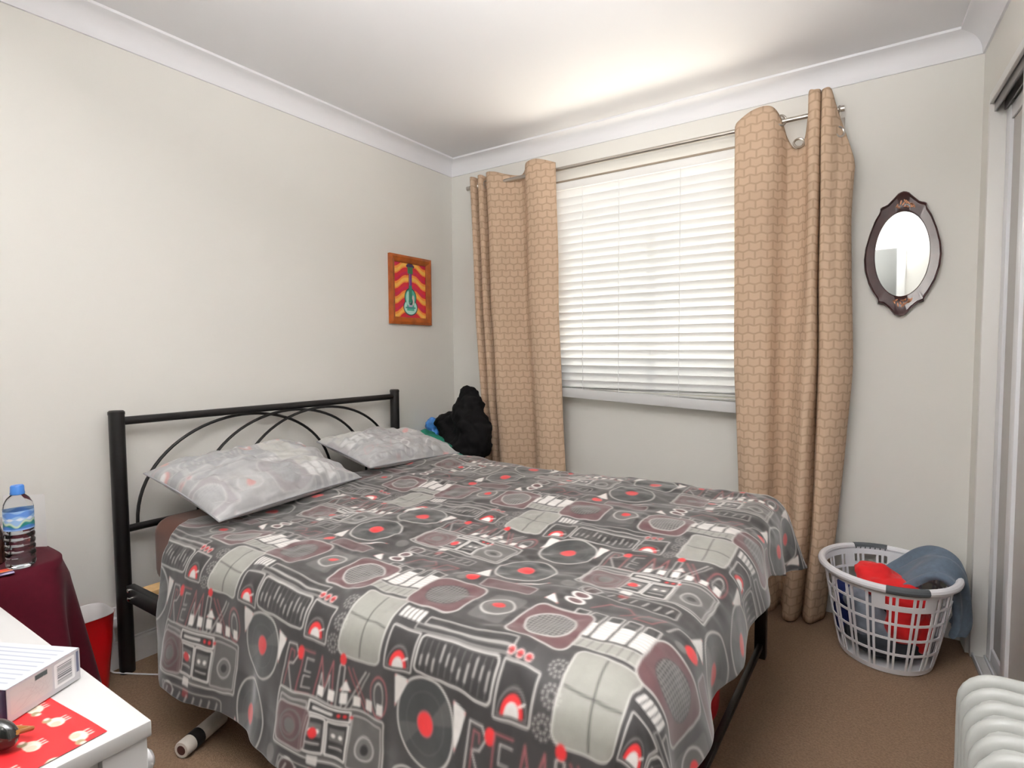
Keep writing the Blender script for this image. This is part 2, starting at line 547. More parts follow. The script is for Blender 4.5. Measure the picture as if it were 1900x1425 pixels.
def curtain_material():
    m = bpy.data.materials.new('tan_scallop_curtain'); m.use_nodes = True
    nt = m.node_tree; bs = nt.nodes['Principled BSDF']
    uvn = nt.nodes.new('ShaderNodeUVMap'); uvn.uv_map = 'cloth'
    bk = nt.nodes.new('ShaderNodeTexBrick')
    bk.offset = 0.5; bk.offset_frequency = 2
    bk.inputs['Scale'].default_value = 1.0
    bk.inputs['Brick Width'].default_value = 0.050; bk.inputs['Row Height'].default_value = 0.037
    bk.inputs['Mortar Size'].default_value = 0.007; bk.inputs['Mortar Smooth'].default_value = 1.0
    bk.inputs['Color1'].default_value = (*lin((208, 181, 155)), 1)
    bk.inputs['Color2'].default_value = (*lin((213, 186, 160)), 1)
    bk.inputs['Mortar'].default_value = (*lin((188, 160, 134)), 1)
    # gentle waviness so that the rows read as scallops
    wv = nt.nodes.new('ShaderNodeVectorMath'); wv.operation = 'MULTIPLY_ADD'
    sep = nt.nodes.new('ShaderNodeSeparateXYZ'); nt.links.new(uvn.outputs[0], sep.inputs[0])
    mu = nt.nodes.new('ShaderNodeMath'); mu.operation = 'MULTIPLY'; mu.inputs[1].default_value = 2 * math.pi / 0.050
    nt.links.new(sep.outputs[0], mu.inputs[0])
    si = nt.nodes.new('ShaderNodeMath'); si.operation = 'COSINE'; nt.links.new(mu.outputs[0], si.inputs[0])
    m2 = nt.nodes.new('ShaderNodeMath'); m2.operation = 'MULTIPLY_ADD'; m2.inputs[1].default_value = 0.003
    nt.links.new(si.outputs[0], m2.inputs[0]); nt.links.new(sep.outputs[1], m2.inputs[2])
    cb = nt.nodes.new('ShaderNodeCombineXYZ'); nt.links.new(sep.outputs[0], cb.inputs[0]); nt.links.new(m2.outputs[0], cb.inputs[1])
    nt.nodes.remove(wv)
    nt.links.new(cb.outputs[0], bk.inputs['Vector'])
    nt.links.new(bk.outputs['Color'], bs.inputs['Base Color'])
    bs.inputs['Roughness'].default_value = 0.8; bs.inputs['Specular IOR Level'].default_value = 0.2
    bp = nt.nodes.new('ShaderNodeBump'); bp.inputs['Strength'].default_value = 0.25; bp.inputs['Distance'].default_value = 0.003
    bp.invert = True
    nt.links.new(bk.outputs['Fac'], bp.inputs['Height']); nt.links.new(bp.outputs[0], bs.inputs['Normal'])
    tr = nt.nodes.new('ShaderNodeBsdfTranslucent'); nt.links.new(bk.outputs['Color'], tr.inputs['Color'])
    ms = nt.nodes.new('ShaderNodeMixShader'); ms.inputs[0].default_value = 0.12
    nt.links.new(bs.outputs[0], ms.inputs[1]); nt.links.new(tr.outputs[0], ms.inputs[2])
    nt.links.new(ms.outputs[0], nt.nodes['Material Output'].inputs['Surface'])
    return m


CURT = curtain_material()


def curtain(rows, ztop, zbot, n=150, nz=110, seed=3, label=''):
    """rows: list of (z, [(x, y)...]) outlines from top to bottom, same length; ztop per control point"""
    zs = np.array([r_[0] for r_ in rows])
    curves = np.array([catmull(r_[1], n) for r_ in rows])          # (k, n, 2)
    zt = catmull([(q,) for q in ztop], n)[:, 0]
    T = np.linspace(0, 1, nz)[:, None]
    Z = zt[None, :] * (1 - T) + zbot * T
    P = np.zeros((nz, n, 3))
    for j in range(n):
        P[:, j, 0] = np.interp(-Z[:, j], -zs, curves[:, j, 0]); P[:, j, 1] = np.interp(-Z[:, j], -zs, curves[:, j, 1])
    # smooth the change between the outlines
    for _ in range(12):
        P[1:-1, :, :2] = 0.25 * P[:-2, :, :2] + 0.5 * P[1:-1, :, :2] + 0.25 * P[2:, :, :2]
    P[..., 2] = Z
    U_ = np.linspace(0, 1, n)[None, :] * np.ones((nz, 1))
    P[..., 1] += 0.006 * noise2(U_ * 9, Z * 2.2, seed) * sm(2.2 - Z, 0, 0.4)
    P[..., 0] += 0.004 * noise2(U_ * 7, Z * 2.6, seed + 1) * sm(2.2 - Z, 0, 0.4)
    c = curves[len(curves) // 2]
    arc = np.concatenate([[0], np.cumsum(np.hypot(*np.diff(c, axis=0).T))])
    uv = np.stack([np.broadcast_to(arc[None, :], Z.shape), Z], -1)
    return P, uv


def ring(c, axis, R0, r0, name, m, parent):
    axis = Vector(axis).normalized(); a = axis.orthogonal().normalized(); b_ = axis.cross(a)
    MB().tube([Vector(c) + (a * math.cos(w) + b_ * math.sin(w)) * R0 for w in np.linspace(0, 2 * math.pi, 20, endpoint=False)], r0, 8, closed=True).build(name, m, parent)


lc = thing('curtain', (0.55, -0.09, 0.02), 'tan scallop-patterned eyelet curtain left of the window, behind the bed', 'curtain', 'window curtains')
topc = [(0.232, -0.075), (0.250, -0.125), (0.272, -0.115), (0.283, -0.055), (0.305, -0.120), (0.335, -0.125), (0.348, -0.062), (0.375, -0.128), (0.43, -0.132), (0.49, -0.085), (0.56, -0.05), (0.61, -0.075), (0.66, -0.135), (0.73, -0.152), (0.79, -0.138), (0.836, -0.112)]


def shift(c, f):
    return [f(x, y) for x, y in c]


midc = shift(topc, lambda x, y: (0.265 + (x - 0.232) * 0.97 + 0.005, -0.09 + (y + 0.09) * 1.05))
lowc = shift(topc, lambda x, y: (0.335 + (x - 0.232) * 0.93, -0.09 + (y + 0.09) * 1.2))
botc = shift(topc, lambda x, y: (0.36 + (x - 0.232) * 0.90, -0.095 + (y + 0.09) * 1.3))
zt = [2.235, 2.24, 2.24, 2.235, 2.24, 2.24, 2.232, 2.245, 2.24, 2.225, 2.215, 2.225, 2.247, 2.25, 2.235, 2.22]
P, uv = curtain([(2.25, topc), (1.4, midc), (0.55, lowc), (0.02, botc)], zt, 0.02, seed=5)
c = grid_mesh('curtain_cloth', P, CURT, lc, uv=uv)
so = c.modifiers.new('thickness', 'SOLIDIFY'); so.thickness = 0.003; so.offset = 0
for x, y, ax in ((0.455, -0.108, (0.5, -1, 0)), (0.700, -0.139, (0.5, -1, 0)), (0.295, -0.09, (1, 0.2, 0)), (0.345, -0.085, (1, -.2, 0))):
    ring((x, -0.10 if x > .4 else -0.09, 2.188), ax, 0.022, 0.005, 'eyelet', STEEL, lc)

rc = thing('curtain', (2.0, -0.1, 0.005), 'tan scallop-patterned eyelet curtain right of the window, one eyelet unhooked', 'curtain', 'window curtains')
topc = [(1.776, -0.112), (1.795, -0.132), (1.86, -0.145), (1.93, -0.145), (1.965, -0.105), (1.985, -0.058), (2.02, -0.040), (2.055, -0.045), (2.072, -0.085), (2.080, -0.140), (2.102, -0.152), (2.120, -0.140), (2.124, -0.105), (2.132, -0.150), (2.160, -0.152), (2.172, -0.115), (2.185, -0.07), (2.215, -0.05), (2.235, -0.055)]
w2 = [(1.780, -0.112), (1.797, -0.132), (1.86, -0.145), (1.93, -0.135), (1.968, -0.105), (1.99, -0.070), (2.02, -0.060), (2.055, -0.065), (2.072, -0.095), (2.080, -0.140), (2.102, -0.152), (2.120, -0.140), (2.124, -0.105), (2.132, -0.150), (2.165, -0.145), (2.195, -0.115), (2.22, -0.10), (2.245, -0.085), (2.25, -0.06)]
w3 = [(1.785, -0.112), (1.80, -0.132), (1.86, -0.140), (1.93, -0.125), (1.968, -0.085), (1.995, -0.065), (2.03, -0.060), (2.06, -0.075), (2.075, -0.105), (2.085, -0.140), (2.105, -0.155), (2.120, -0.145), (2.126, -0.100), (2.136, -0.150), (2.165, -0.150), (2.185, -0.13), (2.21, -0.12), (2.230, -0.095), (2.240, -0.06)]
w4 = [(1.790, -0.112), (1.805, -0.125), (1.865, -0.145), (1.935, -0.130), (1.968, -0.080), (1.998, -0.060), (2.03, -0.070), (2.055, -0.105), (2.070, -0.135), (2.088, -0.165), (2.108, -0.170), (2.122, -0.150), (2.128, -0.095), (2.140, -0.150), (2.170, -0.170), (2.20, -0.16), (2.225, -0.14), (2.248, -0.105), (2.256, -0.06)]
w5 = [(1.82, -0.112), (1.835, -0.130), (1.88, -0.160), (1.935, -0.140), (1.965, -0.080), (1.995, -0.055), (2.02, -0.080), (2.04, -0.130), (2.055, -0.165), (2.075, -0.185), (2.098, -0.180), (2.110, -0.150), (2.118, -0.090), (2.130, -0.150), (2.150, -0.165), (2.175, -0.145), (2.195, -0.115), (2.212, -0.085), (2.216, -0.06)]
w6 = [(1.90, -0.112), (1.915, -0.130), (1.945, -0.170), (1.975, -0.130), (1.985, -0.080), (1.998, -0.055), (2.012, -0.110), (2.018, -0.180), (2.028, -0.215), (2.048, -0.225), (2.068, -0.205), (2.078, -0.160), (2.088, -0.090), (2.100, -0.160), (2.122, -0.195), (2.14, -0.185), (2.155, -0.15), (2.170, -0.11), (2.175, -0.06)]
zt = [2.20, 2.215, 2.245, 2.245, 2.20, 2.12, 2.07, 2.10, 2.20, 2.268, 2.268, 2.268, 2.262, 2.262, 2.258, 2.20, 2.12, 2.00, 1.95]
P, uv = curtain([(2.28, topc), (1.95, w2), (1.72, w3), (1.1, w4), (0.4, w5), (0.0, w6)], zt, 0.006, seed=8, n=190)
c = grid_mesh('curtain_cloth', P, CURT, rc, uv=uv)
so = c.modifiers.new('thickness', 'SOLIDIFY'); so.thickness = 0.003; so.offset = 0
for p_, ax in (((1.968, -0.105, 2.188), (0.7, -1, 0)), ((1.795, -0.115, 2.188), (-0.7, -1, 0)), ((2.035, -0.062, 2.09), (0.3, -1, 0.3)), ((2.192, -0.105, 2.09), (0.9, -1, 0.2))):
    ring(p_, ax, 0.021, 0.005, 'eyelet', STEEL, rc)

cr = thing('curtain_rod', (1.2, -0.09, 2.17), 'thin brushed steel curtain rod spanning above the window', 'curtain rod')
MB().tube([(0.222, -0.09, 2.188), (2.185, -0.09, 2.188)], 0.0105, 14).build('rod', STEEL, cr)
for x0, x1 in ((0.200, 0.226), (2.18, 2.208)):
    MB().tube([(x0, -0.09, 2.188), (x1, -0.09, 2.188)], 0.0125, 14).build('end_cap', STEEL, cr)
for x in (0.262, 2.19):
    b = MB(); b.tube([(x, -0.09, 2.175), (x, -0.09, 2.155), (x, -0.05, 2.145), (x, -0.006, 2.145)], 0.006, 8)
    b.rbox((x - 0.014, -0.007, 2.11), (x + 0.014, -0.0005, 2.18), 0.002)
    ring((x, -0.09, 2.188), (1, 0, 0), 0.012, 0.004, 'bracket_ring', STEEL, cr)
    b.build('bracket', STEEL, cr)

# ------------------------------------------------------------------ bed
bed = thing('bed_frame', (1.03, -1.3, 0), 'black metal bed frame with crossing arches in the headboard', 'bed')
HX, HY0, HY1 = 0.062, -1.984, -0.598
for y in (HY0, HY1):
    b = MB(); b.tube([(HX, y, 0.0), (HX, y, 0.965)], 0.0255, 18)
    post = b.build('headboard_post', BLACK, bed)
    MB().lathe([(0.027, 0.0), (0.027, 0.010), (0.022, 0.015), (0.0, 0.0155)], (HX, y, 0.962), 18, cap1=False).build('cap', BLACK, post)
MB().tube([(HX, HY0, 0.937), (HX, HY1, 0.937)], 0.0155, 14).build('top_rail', BLACK, bed)
MB().tube([(HX, HY0, 0.535), (HX, HY1, 0.535)], 0.0135, 14).build('lower_rail', BLACK, bed)
for k, (y0, y1) in enumerate(((-1.925, -1.03), (-1.705, -0.815), (-1.545, -0.64))):
    yc = (y0 + y1) / 2; hw = (y1 - y0) / 2
    pts = []
    for w in np.linspace(0, math.pi, 40):
        pts.append((HX + (k - 1) * 0.011, yc - hw * math.cos(w), 0.54 + 0.378 * math.sin(w) ** 0.92))
    MB().tube(pts, 0.0065, 8).build('arch_rod', BLACK, bed)
for y in (-1.972, -0.606):
    MB().rbox((0.085, y - 0.014, 0.272), (2.0, y + 0.014, 0.332), 0.003).build('side_rail', BLACK, bed)
    for z in (0.285, 0.318):
        sgn = -1 if y < -1.5 else 1
        MB().lathe([(0.009, 0), (0.009, 0.004), (0.005, 0.007), (0.0, 0.0075)], (0, 0, 0), 12, cap1=False).build(
            'bolt', CHROME, bed, xf=lambda x, yy, zz, y=y, z=z, sgn=sgn: (0.105 + x, y + sgn * (0.0135 + zz), z + yy))
for y in (-1.972, -0.585):
    MB().rbox((1.985, y - 0.02, 0.0), (2.025, y + 0.02, 0.34), 0.003).build('foot_leg', BLACK, bed)
MB().rbox((1.996, -1.96, 0.038), (2.016, -0.595, 0.060), 0.003).build('foot_stretcher', BLACK, bed)
MB().rbox((1.930, -1.96, 0.275), (1.955, -0.62, 0.332), 0.003).build('foot_rail', BLACK, bed)
WOOD = mat('pine_slat', (205, 168, 118), 0.6, noise=0.12, nscale=30)
for k in range(11):
    x = 0.13 + k * 0.17
    MB().rbox((x, -1.955, 0.305), (x + 0.07, -0.625, 0.325), 0.003).build('bed_slat', WOOD, bed)

ms = thing('mattress', (1.05, -1.28, 0.325), 'mattress in a brown fitted sheet, showing at the head end', 'mattress')
b = MB(); b.rbox((0.115, -1.915, 0.326), (1.97, -0.655, 0.575), 0.06, 6)
b.build('fitted_sheet', mat('brown_sheet', (92, 58, 46), 0.85, noise=0.08, nscale=8, sheen=0.2), ms)

# the printed bed linen -------------------------------------------------
TX, TY = 0.575, 0.735
XF, YN, YFAR = 2.00, -1.94, -0.64
DARK = dict(bg=(59, 57, 57), line=(186, 182, 178), pale=(232, 228, 224), maroon=(92, 64, 66), red=(206, 44, 47), pane=(146, 145, 138), dim=(104, 102, 100), rec=(53, 55, 55), box=(92, 90, 88), ink=(45, 43, 43), pink=(140, 82, 84))
PALE = dict(bg=(166, 165, 165), line=(188, 187, 186), pale=(212, 211, 210), maroon=(158, 154, 155), red=(192, 150, 146), pane=(184, 183, 178), dim=(174, 173, 172), rec=(160, 160, 159), box=(172, 171, 170), ink=(150, 150, 151), pink=(182, 160, 160))


def linen_tile(c, step):
    nx = int(round(TX / step)); ny = int(round(TY / step))
    X, Y = np.meshgrid((np.arange(nx) + 0.5) * TX / nx - TX / 2, (np.arange(ny) + 0.5) * TY / ny - TY / 2)
    p = Print(X, Y, c['bg'], step, (TX, TY))
    L, W_, RD = c['line'], c['pale'], c['red']
    lw = 0.0042
    # darker and lighter background blocks
    p.rect(0.26, -0.02, 0.17, 0.095, c['ink'], 0.01, al=0.5)
    p.rect(0.21, -0.26, 0.13, 0.20, c['ink'], 0.02, al=0.55)
    p.rect(0.42, -0.15, 0.13, 0.08, c['ink'], 0.02, al=0.45)
    p.rect(0.265, 0.155, 0.045, 0.06, c['dim'], 0.01, al=0.6)
    # window pane square
    p.rect(0, 0, 0.064, 0.082, c['pane'], 0.014); p.rect(0, 0, 0.066, 0.084, L, 0.016, line=lw)
    p.seg(0.004, -0.078, -0.004, 0.078, 0.0035, c['bg']); p.seg(-0.06, 0.006, 0.06, -0.006, 0.0035, c['bg'])
    # level meters
    for k, fh in enumerate((0.62, 0.5, 0.75, 0.58, 0.7)):
        x = -0.135 + k * 0.040
        h = 0.052
        p.rect(x, 0.192, 0.0155, h, c['ink'], 0.004, al=0.7); p.rect(x, 0.192, 0.0155, h, L, 0.004, line=0.0034)
        p.rect(x, 0.192 - h + h * fh, 0.0150, h * fh, W_, 0.002)
        for q in range(int(9 * fh)):
            p.seg(x - 0.014, 0.192 - h + 0.006 + q * 0.0115, x + 0.014, 0.192 - h + 0.006 + q * 0.0115, 0.0022, c['dim'], 0.6)
    # key strip below the meters
    p.rect(-0.055, 0.114, 0.10, 0.016, c['pane'], 0.005); p.rect(-0.055, 0.114, 0.10, 0.016, L, 0.005, line=0.003)
    for k in range(9): p.seg(-0.145 + k * 0.021, 0.10, -0.143 + k * 0.021, 0.128, 0.003, c['dim'])
    p.rect(-0.11, 0.114, 0.012, 0.008, c['pale'], 0.003, al=0.7)
    # two loudspeakers
    for k, (cx, cy) in enumerate(((0.118, 0.152), (0.408, 0.145))):
        p.rect(cx, cy, 0.076, 0.076, c['maroon'], 0.028); p.rect(cx, cy, 0.076, 0.076, L, 0.028, line=lw)
        p.ell(cx, cy, 0.053, 0.053, c['ink'])
        dx, dy = p.loc(cx, cy)
        inside = (np.hypot(dx, dy) < 0.051)
        g = np.minimum(np.abs((dx + 0.0045) % 0.009 - 0.0045), np.abs((dy + 0.0045) % 0.009 - 0.0045)) - 0.0011
        p.put(g, L, 0.62 if k else 0.45, inside)
        if k: p.ell(cx, cy, 0.054, 0.054, L, line=lw)
    # tuning knob
    p.ell(0.264, 0.156, 0.040, 0.036, c['box']); p.ell(0.264, 0.156, 0.040, 0.036, L, line=lw); p.ell(0.264, 0.160, 0.015, 0.013, RD)
    # radio
    for k in range(5): p.rect(0.082 + k * 0.013, 0.046, 0.0048, 0.016, W_, 0.001, al=0.75)
    p.rect(0.272, 0.043, 0.118, 0.011, c['ink'], 0.003, al=0.5); p.rect(0.272, 0.043, 0.118, 0.011, L, 0.003, line=0.003, al=0.8)
    p.rect(0.262, 0.022, 0.125, 0.007, L, 0.002, line=0.0025, al=0.6)
    p.rect(0.272, -0.030, 0.102, 0.038, c['ink'], 0.012); p.rect(0.272, -0.030, 0.102, 0.038, L, 0.012, line=lw)
    rs = random.Random(4)
    for k in range(11):
        x = 0.185 + k * 0.0175; y0 = rs.uniform(-0.056, -0.03); p.seg(x, y0, x, y0 + rs.uniform(0.016, 0.032), 0.0046, L, 0.85)
        p.seg(x, -0.06, x, 0.0, 0.0018, c['dim'], 0.8)
    for gx in (0.122, 0.424):
        p.rect(gx, -0.036, 0.040, 0.044, c['ink'], 0.004); p.rect(gx, -0.036, 0.040, 0.044, L, 0.004, line=0.0034)
        p.ell(gx, -0.072, 0.032, 0.044, c['dim'], half=True, line=0.003); p.ell(gx, -0.072, 0.025, 0.035, RD, half=True)
        p.ell(gx, -0.072, 0.016, 0.022, c['pale'], half=True); p.seg(gx + 0.014, -0.055, gx + 0.026, -0.048, 0.003, c['pale'])
    for k in range(3):
        p.ell(0.390 + k * 0.020, 0.024, 0.008, 0.009, RD, al=0.7); p.ell(0.390 + k * 0.020, 0.024, 0.008, 0.009, c['pale'], line=0.002, al=0.6)
        p.seg(0.381 + k * 0.022, 0.022, 0.395 + k * 0.022, 0.022, 0.003, c['ink'])
    # dotted blossoms
    for (fx, fy) in ((0.492, 0.03), (0.498, -0.02), (0.490, -0.07)):
        for rr, nn in ((0.009, 7), (0.018, 12)):
            for k in range(nn):
                w = 2 * math.pi * k / nn; p.ell(fx + rr * math.cos(w), fy + rr * math.sin(w), 0.0026, 0.0026, L, al=0.55)
    # records
    for (rx, ry, rr, al) in ((0.216, -0.158, 0.084, 1), (0.192, -0.348, 0.082, 1)):
        p.ell(rx, ry, rr, rr, c['rec'])
        dx, dy = p.loc(rx, ry); an = np.arctan2(dy, dx); rd = np.hypot(dx, dy)
        p.put(np.where((np.cos(2 * an - 1.2) > 0.86) & (rd < rr - 0.003), -1.0, 1.0), c['dim'], 0.35)
        p.ell(rx, ry, rr * 0.66, rr * 0.66, c['dim'], line=0.0018, al=0.4)
        p.ell(rx, ry, rr, rr, L, line=0.0048); p.ell(rx, ry, 0.022, 0.022, RD); p.ell(rx, ry, 0.023, 0.023, c['pink'], line=0.003)
    # triangles
    for pts in (((0.118, -0.088), (0.158, -0.096), (0.122, -0.160)), ((0.288, -0.090), (0.322, -0.098), (0.306, -0.170)),
                ((0.105, -0.385), (0.135, -0.44), (0.088, -0.435)), ((0.262, -0.435), (0.300, -0.400), (0.225, -0.452)),
                ((-0.045, -0.165), (-0.015, -0.165), (-0.030, -0.138)), ((0.335, 0.245), (0.375, 0.235), (0.345, 0.272))):
        p.poly(pts, c['pale'], 0.96)
        for q in pts: p.ell(q[0] * 0.88 + 0.12 * sum(r_[0] for r_ in pts) / 3, q[1] * 0.88 + 0.12 * sum(r_[1] for r_ in pts) / 3, 0.0025, 0.0025, c['red'], al=0.5)
    # word in outlined letters: REMIX
    pk = c['pink']
    lx = 0.335; by, ty = -0.205, -0.105
    p.path([(lx, by), (lx, ty), (lx + 0.03, ty), (lx + 0.042, ty - 0.018), (lx + 0.03, ty - 0.04), (lx + 0.012, ty - 0.045), (lx + 0.045, by)], 0.0034, L, 0.8)
    p.path([(lx + 0.012, by + 0.005), (lx + 0.012, ty - 0.012), (lx + 0.026, ty - 0.014), (lx + 0.028, ty - 0.028)], 0.003, pk)
    p.ell(lx + 0.050, ty - 0.010, 0.012, 0.014, RD)
    lx = 0.395
    p.path([(lx + 0.04, ty), (lx, ty), (lx, by), (lx + 0.04, by)], 0.0034, pk); p.path([(lx + 0.04, ty - 0.014), (lx + 0.014, ty - 0.014), (lx + 0.014, ty - 0.044), (lx + 0.034, ty - 0.044)], 0.003, L, 0.7)
    p.path([(lx + 0.034, ty - 0.056), (lx + 0.014, ty - 0.056), (lx + 0.014, by + 0.014), (lx + 0.04, by + 0.014)], 0.003, L, 0.7)
    lx = 0.448
    p.path([(lx, by), (lx + 0.012, ty), (lx + 0.032, by + 0.03), (lx + 0.052, ty), (lx + 0.064, by)], 0.0036, pk); p.path([(lx + 0.012, by), (lx + 0.018, ty - 0.035), (lx + 0.032, by + 0.012), (lx + 0.046, ty - 0.035), (lx + 0.052, by)], 0.0028, L, 0.7)
    lx = 0.524
    p.rect(lx + 0.006, (by + ty) / 2, 0.008, 0.05, L, 0.004, line=0.0034, al=0.8); p.ell(lx + 0.006, ty + 0.012, 0.010, 0.012, RD)
    lx = 0.548
    p.path([(lx, by), (lx + 0.055, ty)], 0.0036, L, 0.8); p.path([(lx, ty), (lx + 0.055, by)], 0.0036, pk); p.path([(lx + 0.014, by), (lx + 0.066, ty)], 0.003, L, 0.6); p.path([(lx + 0.014, ty), (lx + 0.066, by)], 0.003, pk)
    p.ell(0.645, -0.155, 0.026, 0.046, pk, line=0.0036); p.ell(0.645, -0.155, 0.014, 0.03, L, line=0.003, al=0.7)
    # row of small keys
    for k in range(6): p.rect(-0.105 + k * 0.036, -0.186 + 0.002 * ((k * 7) % 3), 0.0095, 0.0125, c['pale'], 0.002)
    # twin cassette player
    p.rect(-0.075, -0.275, 0.165, 0.068, c['box'], 0.006, al=0.75); p.rect(-0.075, -0.275, 0.165, 0.068, L, 0.006, line=lw)
    for sx_ in (-0.185, 0.038):
        p.rect(sx_, -0.278, 0.044, 0.056, c['box'], 0.004); p.rect(sx_, -0.278, 0.044, 0.056, L, 0.004, line=0.0034, al=0.8)
        p.ell(sx_, -0.285, 0.024, 0.024, c['dim']); p.ell(sx_, -0.285, 0.024, 0.024, L, line=0.0036, al=0.8); p.ell(sx_, -0.285, 0.011, 0.011, c['ink'])
    p.rect(-0.073, -0.228, 0.062, 0.013, c['ink'], 0.002); p.rect(-0.073, -0.228, 0.062, 0.013, c['pale'], 0.002, line=0.0036)
    p.seg(-0.12, -0.228, -0.06, -0.228, 0.007, c['pale'], 0.8)
    for k in range(3): p.ell(-0.04 + k * 0.016, -0.228, 0.0042, 0.0042, RD)
    for cx in (-0.105, -0.041):
        p.rect(cx, -0.288, 0.029, 0.040, c['ink'], 0.003); p.rect(cx, -0.288, 0.029, 0.040, c['pale'], 0.003, line=0.0038)
        p.rect(cx, -0.278, 0.021, 0.016, c['dim'], 0.002); p.ell(cx - 0.010, -0.280, 0.0055, 0.0055, c['pale']); p.ell(cx + 0.010, -0.280, 0.0055, 0.0055, c['pale'])
        p.seg(cx - 0.018, -0.308, cx + 0.018, -0.308, 0.004, L, 0.8)
    # pipes and rings above the loudspeakers
    for k in range(2):
        p.ell(-0.175, 0.272 + k * 0.034, 0.021, 0.014, c['maroon']); p.ell(-0.175, 0.272 + k * 0.034, 0.021, 0.014, c['pale'], line=0.005)
    p.path([(-0.13, 0.262), (-0.10, 0.305), (-0.055, 0.305), (-0.035, 0.285), (-0.06, 0.262)], 0.0034, pk)
    p.path([(-0.03, 0.262), (-0.01, 0.302), (0.03, 0.302), (0.012, 0.262), (-0.03, 0.262)], 0.0034, pk)
    p.path([(0.045, 0.262), (0.058, 0.300), (0.10, 0.305), (0.12, 0.280)], 0.0034, L, 0.7); p.ell(0.105, 0.268, 0.019, 0.017, RD); p.ell(0.080, 0.252, 0.014, 0.012, c['dim'])
    # small speaker, dials and blocks in the remaining corner
    p.rect(0.395, -0.285, 0.055, 0.050, c['maroon'], 0.02, al=0.8); p.rect(0.395, -0.285, 0.055, 0.050, L, 0.02, line=0.0034, al=0.8)
    p.ell(0.395, -0.285, 0.036, 0.036, c['dim'], line=0.004); p.ell(0.395, -0.285, 0.018, 0.018, c['dim'])
    p.rect(0.475, -0.345, 0.014, 0.010, c['pale'], 0.002, al=0.8); p.rect(0.480, -0.372, 0.012, 0.009, RD, 0.002, al=0.7)
    p.ell(0.335, -0.375, 0.020, 0.020, c['dim'], al=0.8); p.ell(0.405, -0.385, 0.024, 0.022, c['maroon']); p.ell(0.405, -0.385, 0.024, 0.022, c['pale'], line=0.004)
    p.ell(0.468, -0.285, 0.013, 0.013, RD)
    p.rect(-0.08, -0.385, 0.12, 0.020, c['ink'], 0.006, al=0.6); p.rect(-0.08, -0.385, 0.12, 0.020, L, 0.006, line=0.003, al=0.7)
    for k in range(8): p.seg(-0.18 + k * 0.028, -0.395, -0.172 + k * 0.028, -0.376, 0.004, L, 0.7)
    p.rect(0.22, 0.262, 0.075, 0.022, c['maroon'], 0.008, al=0.7); p.rect(0.22, 0.262, 0.075, 0.022, L, 0.008, line=0.003, al=0.7)
    T = p.C
    for ax in (0, 1):
        for _ in range(2):
            T = 0.25 * np.roll(T, 1, ax) + 0.5 * T + 0.25 * np.roll(T, -1, ax)
    return T


def sample_tile(T, x, y):
    ny, nx = T.shape[:2]
    fx = ((x + TX / 2) / TX * nx - 0.5); fy = ((y + TY / 2) / TY * ny - 0.5)
    xi = np.floor(fx).astype(int); yi = np.floor(fy).astype(int); fx = (fx - xi)[..., None]; fy = (fy - yi)[..., None]
    g = lambda a, b_: T[b_ % ny, a % nx]
    return (g(xi, yi) * (1 - fx) + g(xi + 1, yi) * fx) * (1 - fy) + (g(xi, yi + 1) * (1 - fx) + g(xi + 1, yi + 1) * fx) * fy


def hangp(d, rad, th):
    a = np.minimum(d / rad, th); rest = np.maximum(d - rad * th, 0)
    return rad * np.sin(a) + rest * np.cos(th), rad * (1 - np.cos(a)) + rest * np.sin(th)


def duvet(a, t):
    da = np.maximum(a - XF, 0); dn = np.maximum(YN - t, 0); df = np.maximum(t - YFAR, 0)
    db = dn + df
    d = (da ** 4 + db ** 4) ** 0.25 + 1e-9
    ang = np.arctan2(db, da + 1e-9)
    on, dr = hangp(d, 0.10, R(80))
    h = np.clip(d / 0.35, 0, 1) ** 1.5
    x = np.minimum(a, XF); y = np.clip(t, YN, YFAR)
    z = 0.595 + 0.05 * sm(t, -1.6, -0.8) + 0.012 * np.sin(a * 5.1 + t * 2.3) * np.sin(t * 6.3 - a * 1.7 + .6)
    z = z + 0.007 * noise2(a * 5 + 3, t * 7, 11) + 0.004 * noise2(a * 11 + t * 6, t * 13 - a * 4, 12) + 0.0026 * noise2(a * 24 + t * 14, t * 30 - a * 9, 13)
    fold = 0.022 * h * (np.sin(a * 11.0 + .7) * sm(db, 0, .25) + (1.1 * np.sin(t * 21 + 1.1) + 0.5 * np.sin(t * 9)) * sm(da, 0, .2) + (1.1 * (dn > 0) + 0.35 * (df > 0)) * np.sin(ang * 9) * sm(np.minimum(da, db), 0, .12))
    fold = fold + 0.008 * h * noise2(a * 14, t * 9, 14)
    out = on + fold
    sg = np.where(df > 0, 1.0, -1.0)
    x = x + np.cos(ang) * out * (da > 0); y = y + sg * np.sin(ang) * out * (db > 0)
    return np.stack([x, y, z - dr], -1)


LINEN = mat('printed_cotton', (128, 128, 128), 0.62, vcol=True, noise=0.05, nscale=60, spec=0.45, sheen=0.5)
tileD = linen_tile(DARK, 0.0015)
tileP = linen_tile(PALE, 0.002)
nt_, na_ = 640, 610
Tt = np.linspace(-2.41, -0.36, nt_)[:, None] * np.ones((1, na_))
a0 = np.interp(-Tt, [0.3, 1.80, 1.88, 1.95, 2.02, 2.20, 2.30, 2.41], [0.335, 0.335, 0.345, 0.42, 0.475, 0.495, 0.53, 0.62]) + 0.008 * np.sin(Tt * 17)
a1 = 2.255 + 0.02 * np.sin(Tt * 9 + 1) + 0.05 * sm(Tt, -1.1, -0.7) - 0.04 * np.exp(-((Tt + 1.25) / 0.3) ** 2)
Aa = a0 + (a1 - a0) * np.linspace(0, 1, na_)[None, :]
Dv = duvet(Aa, Tt)
dc = sample_tile(tileD, Aa - 1.412, Tt + 2.016)
o = grid_mesh('duvet', Dv, LINEN, col=dc)
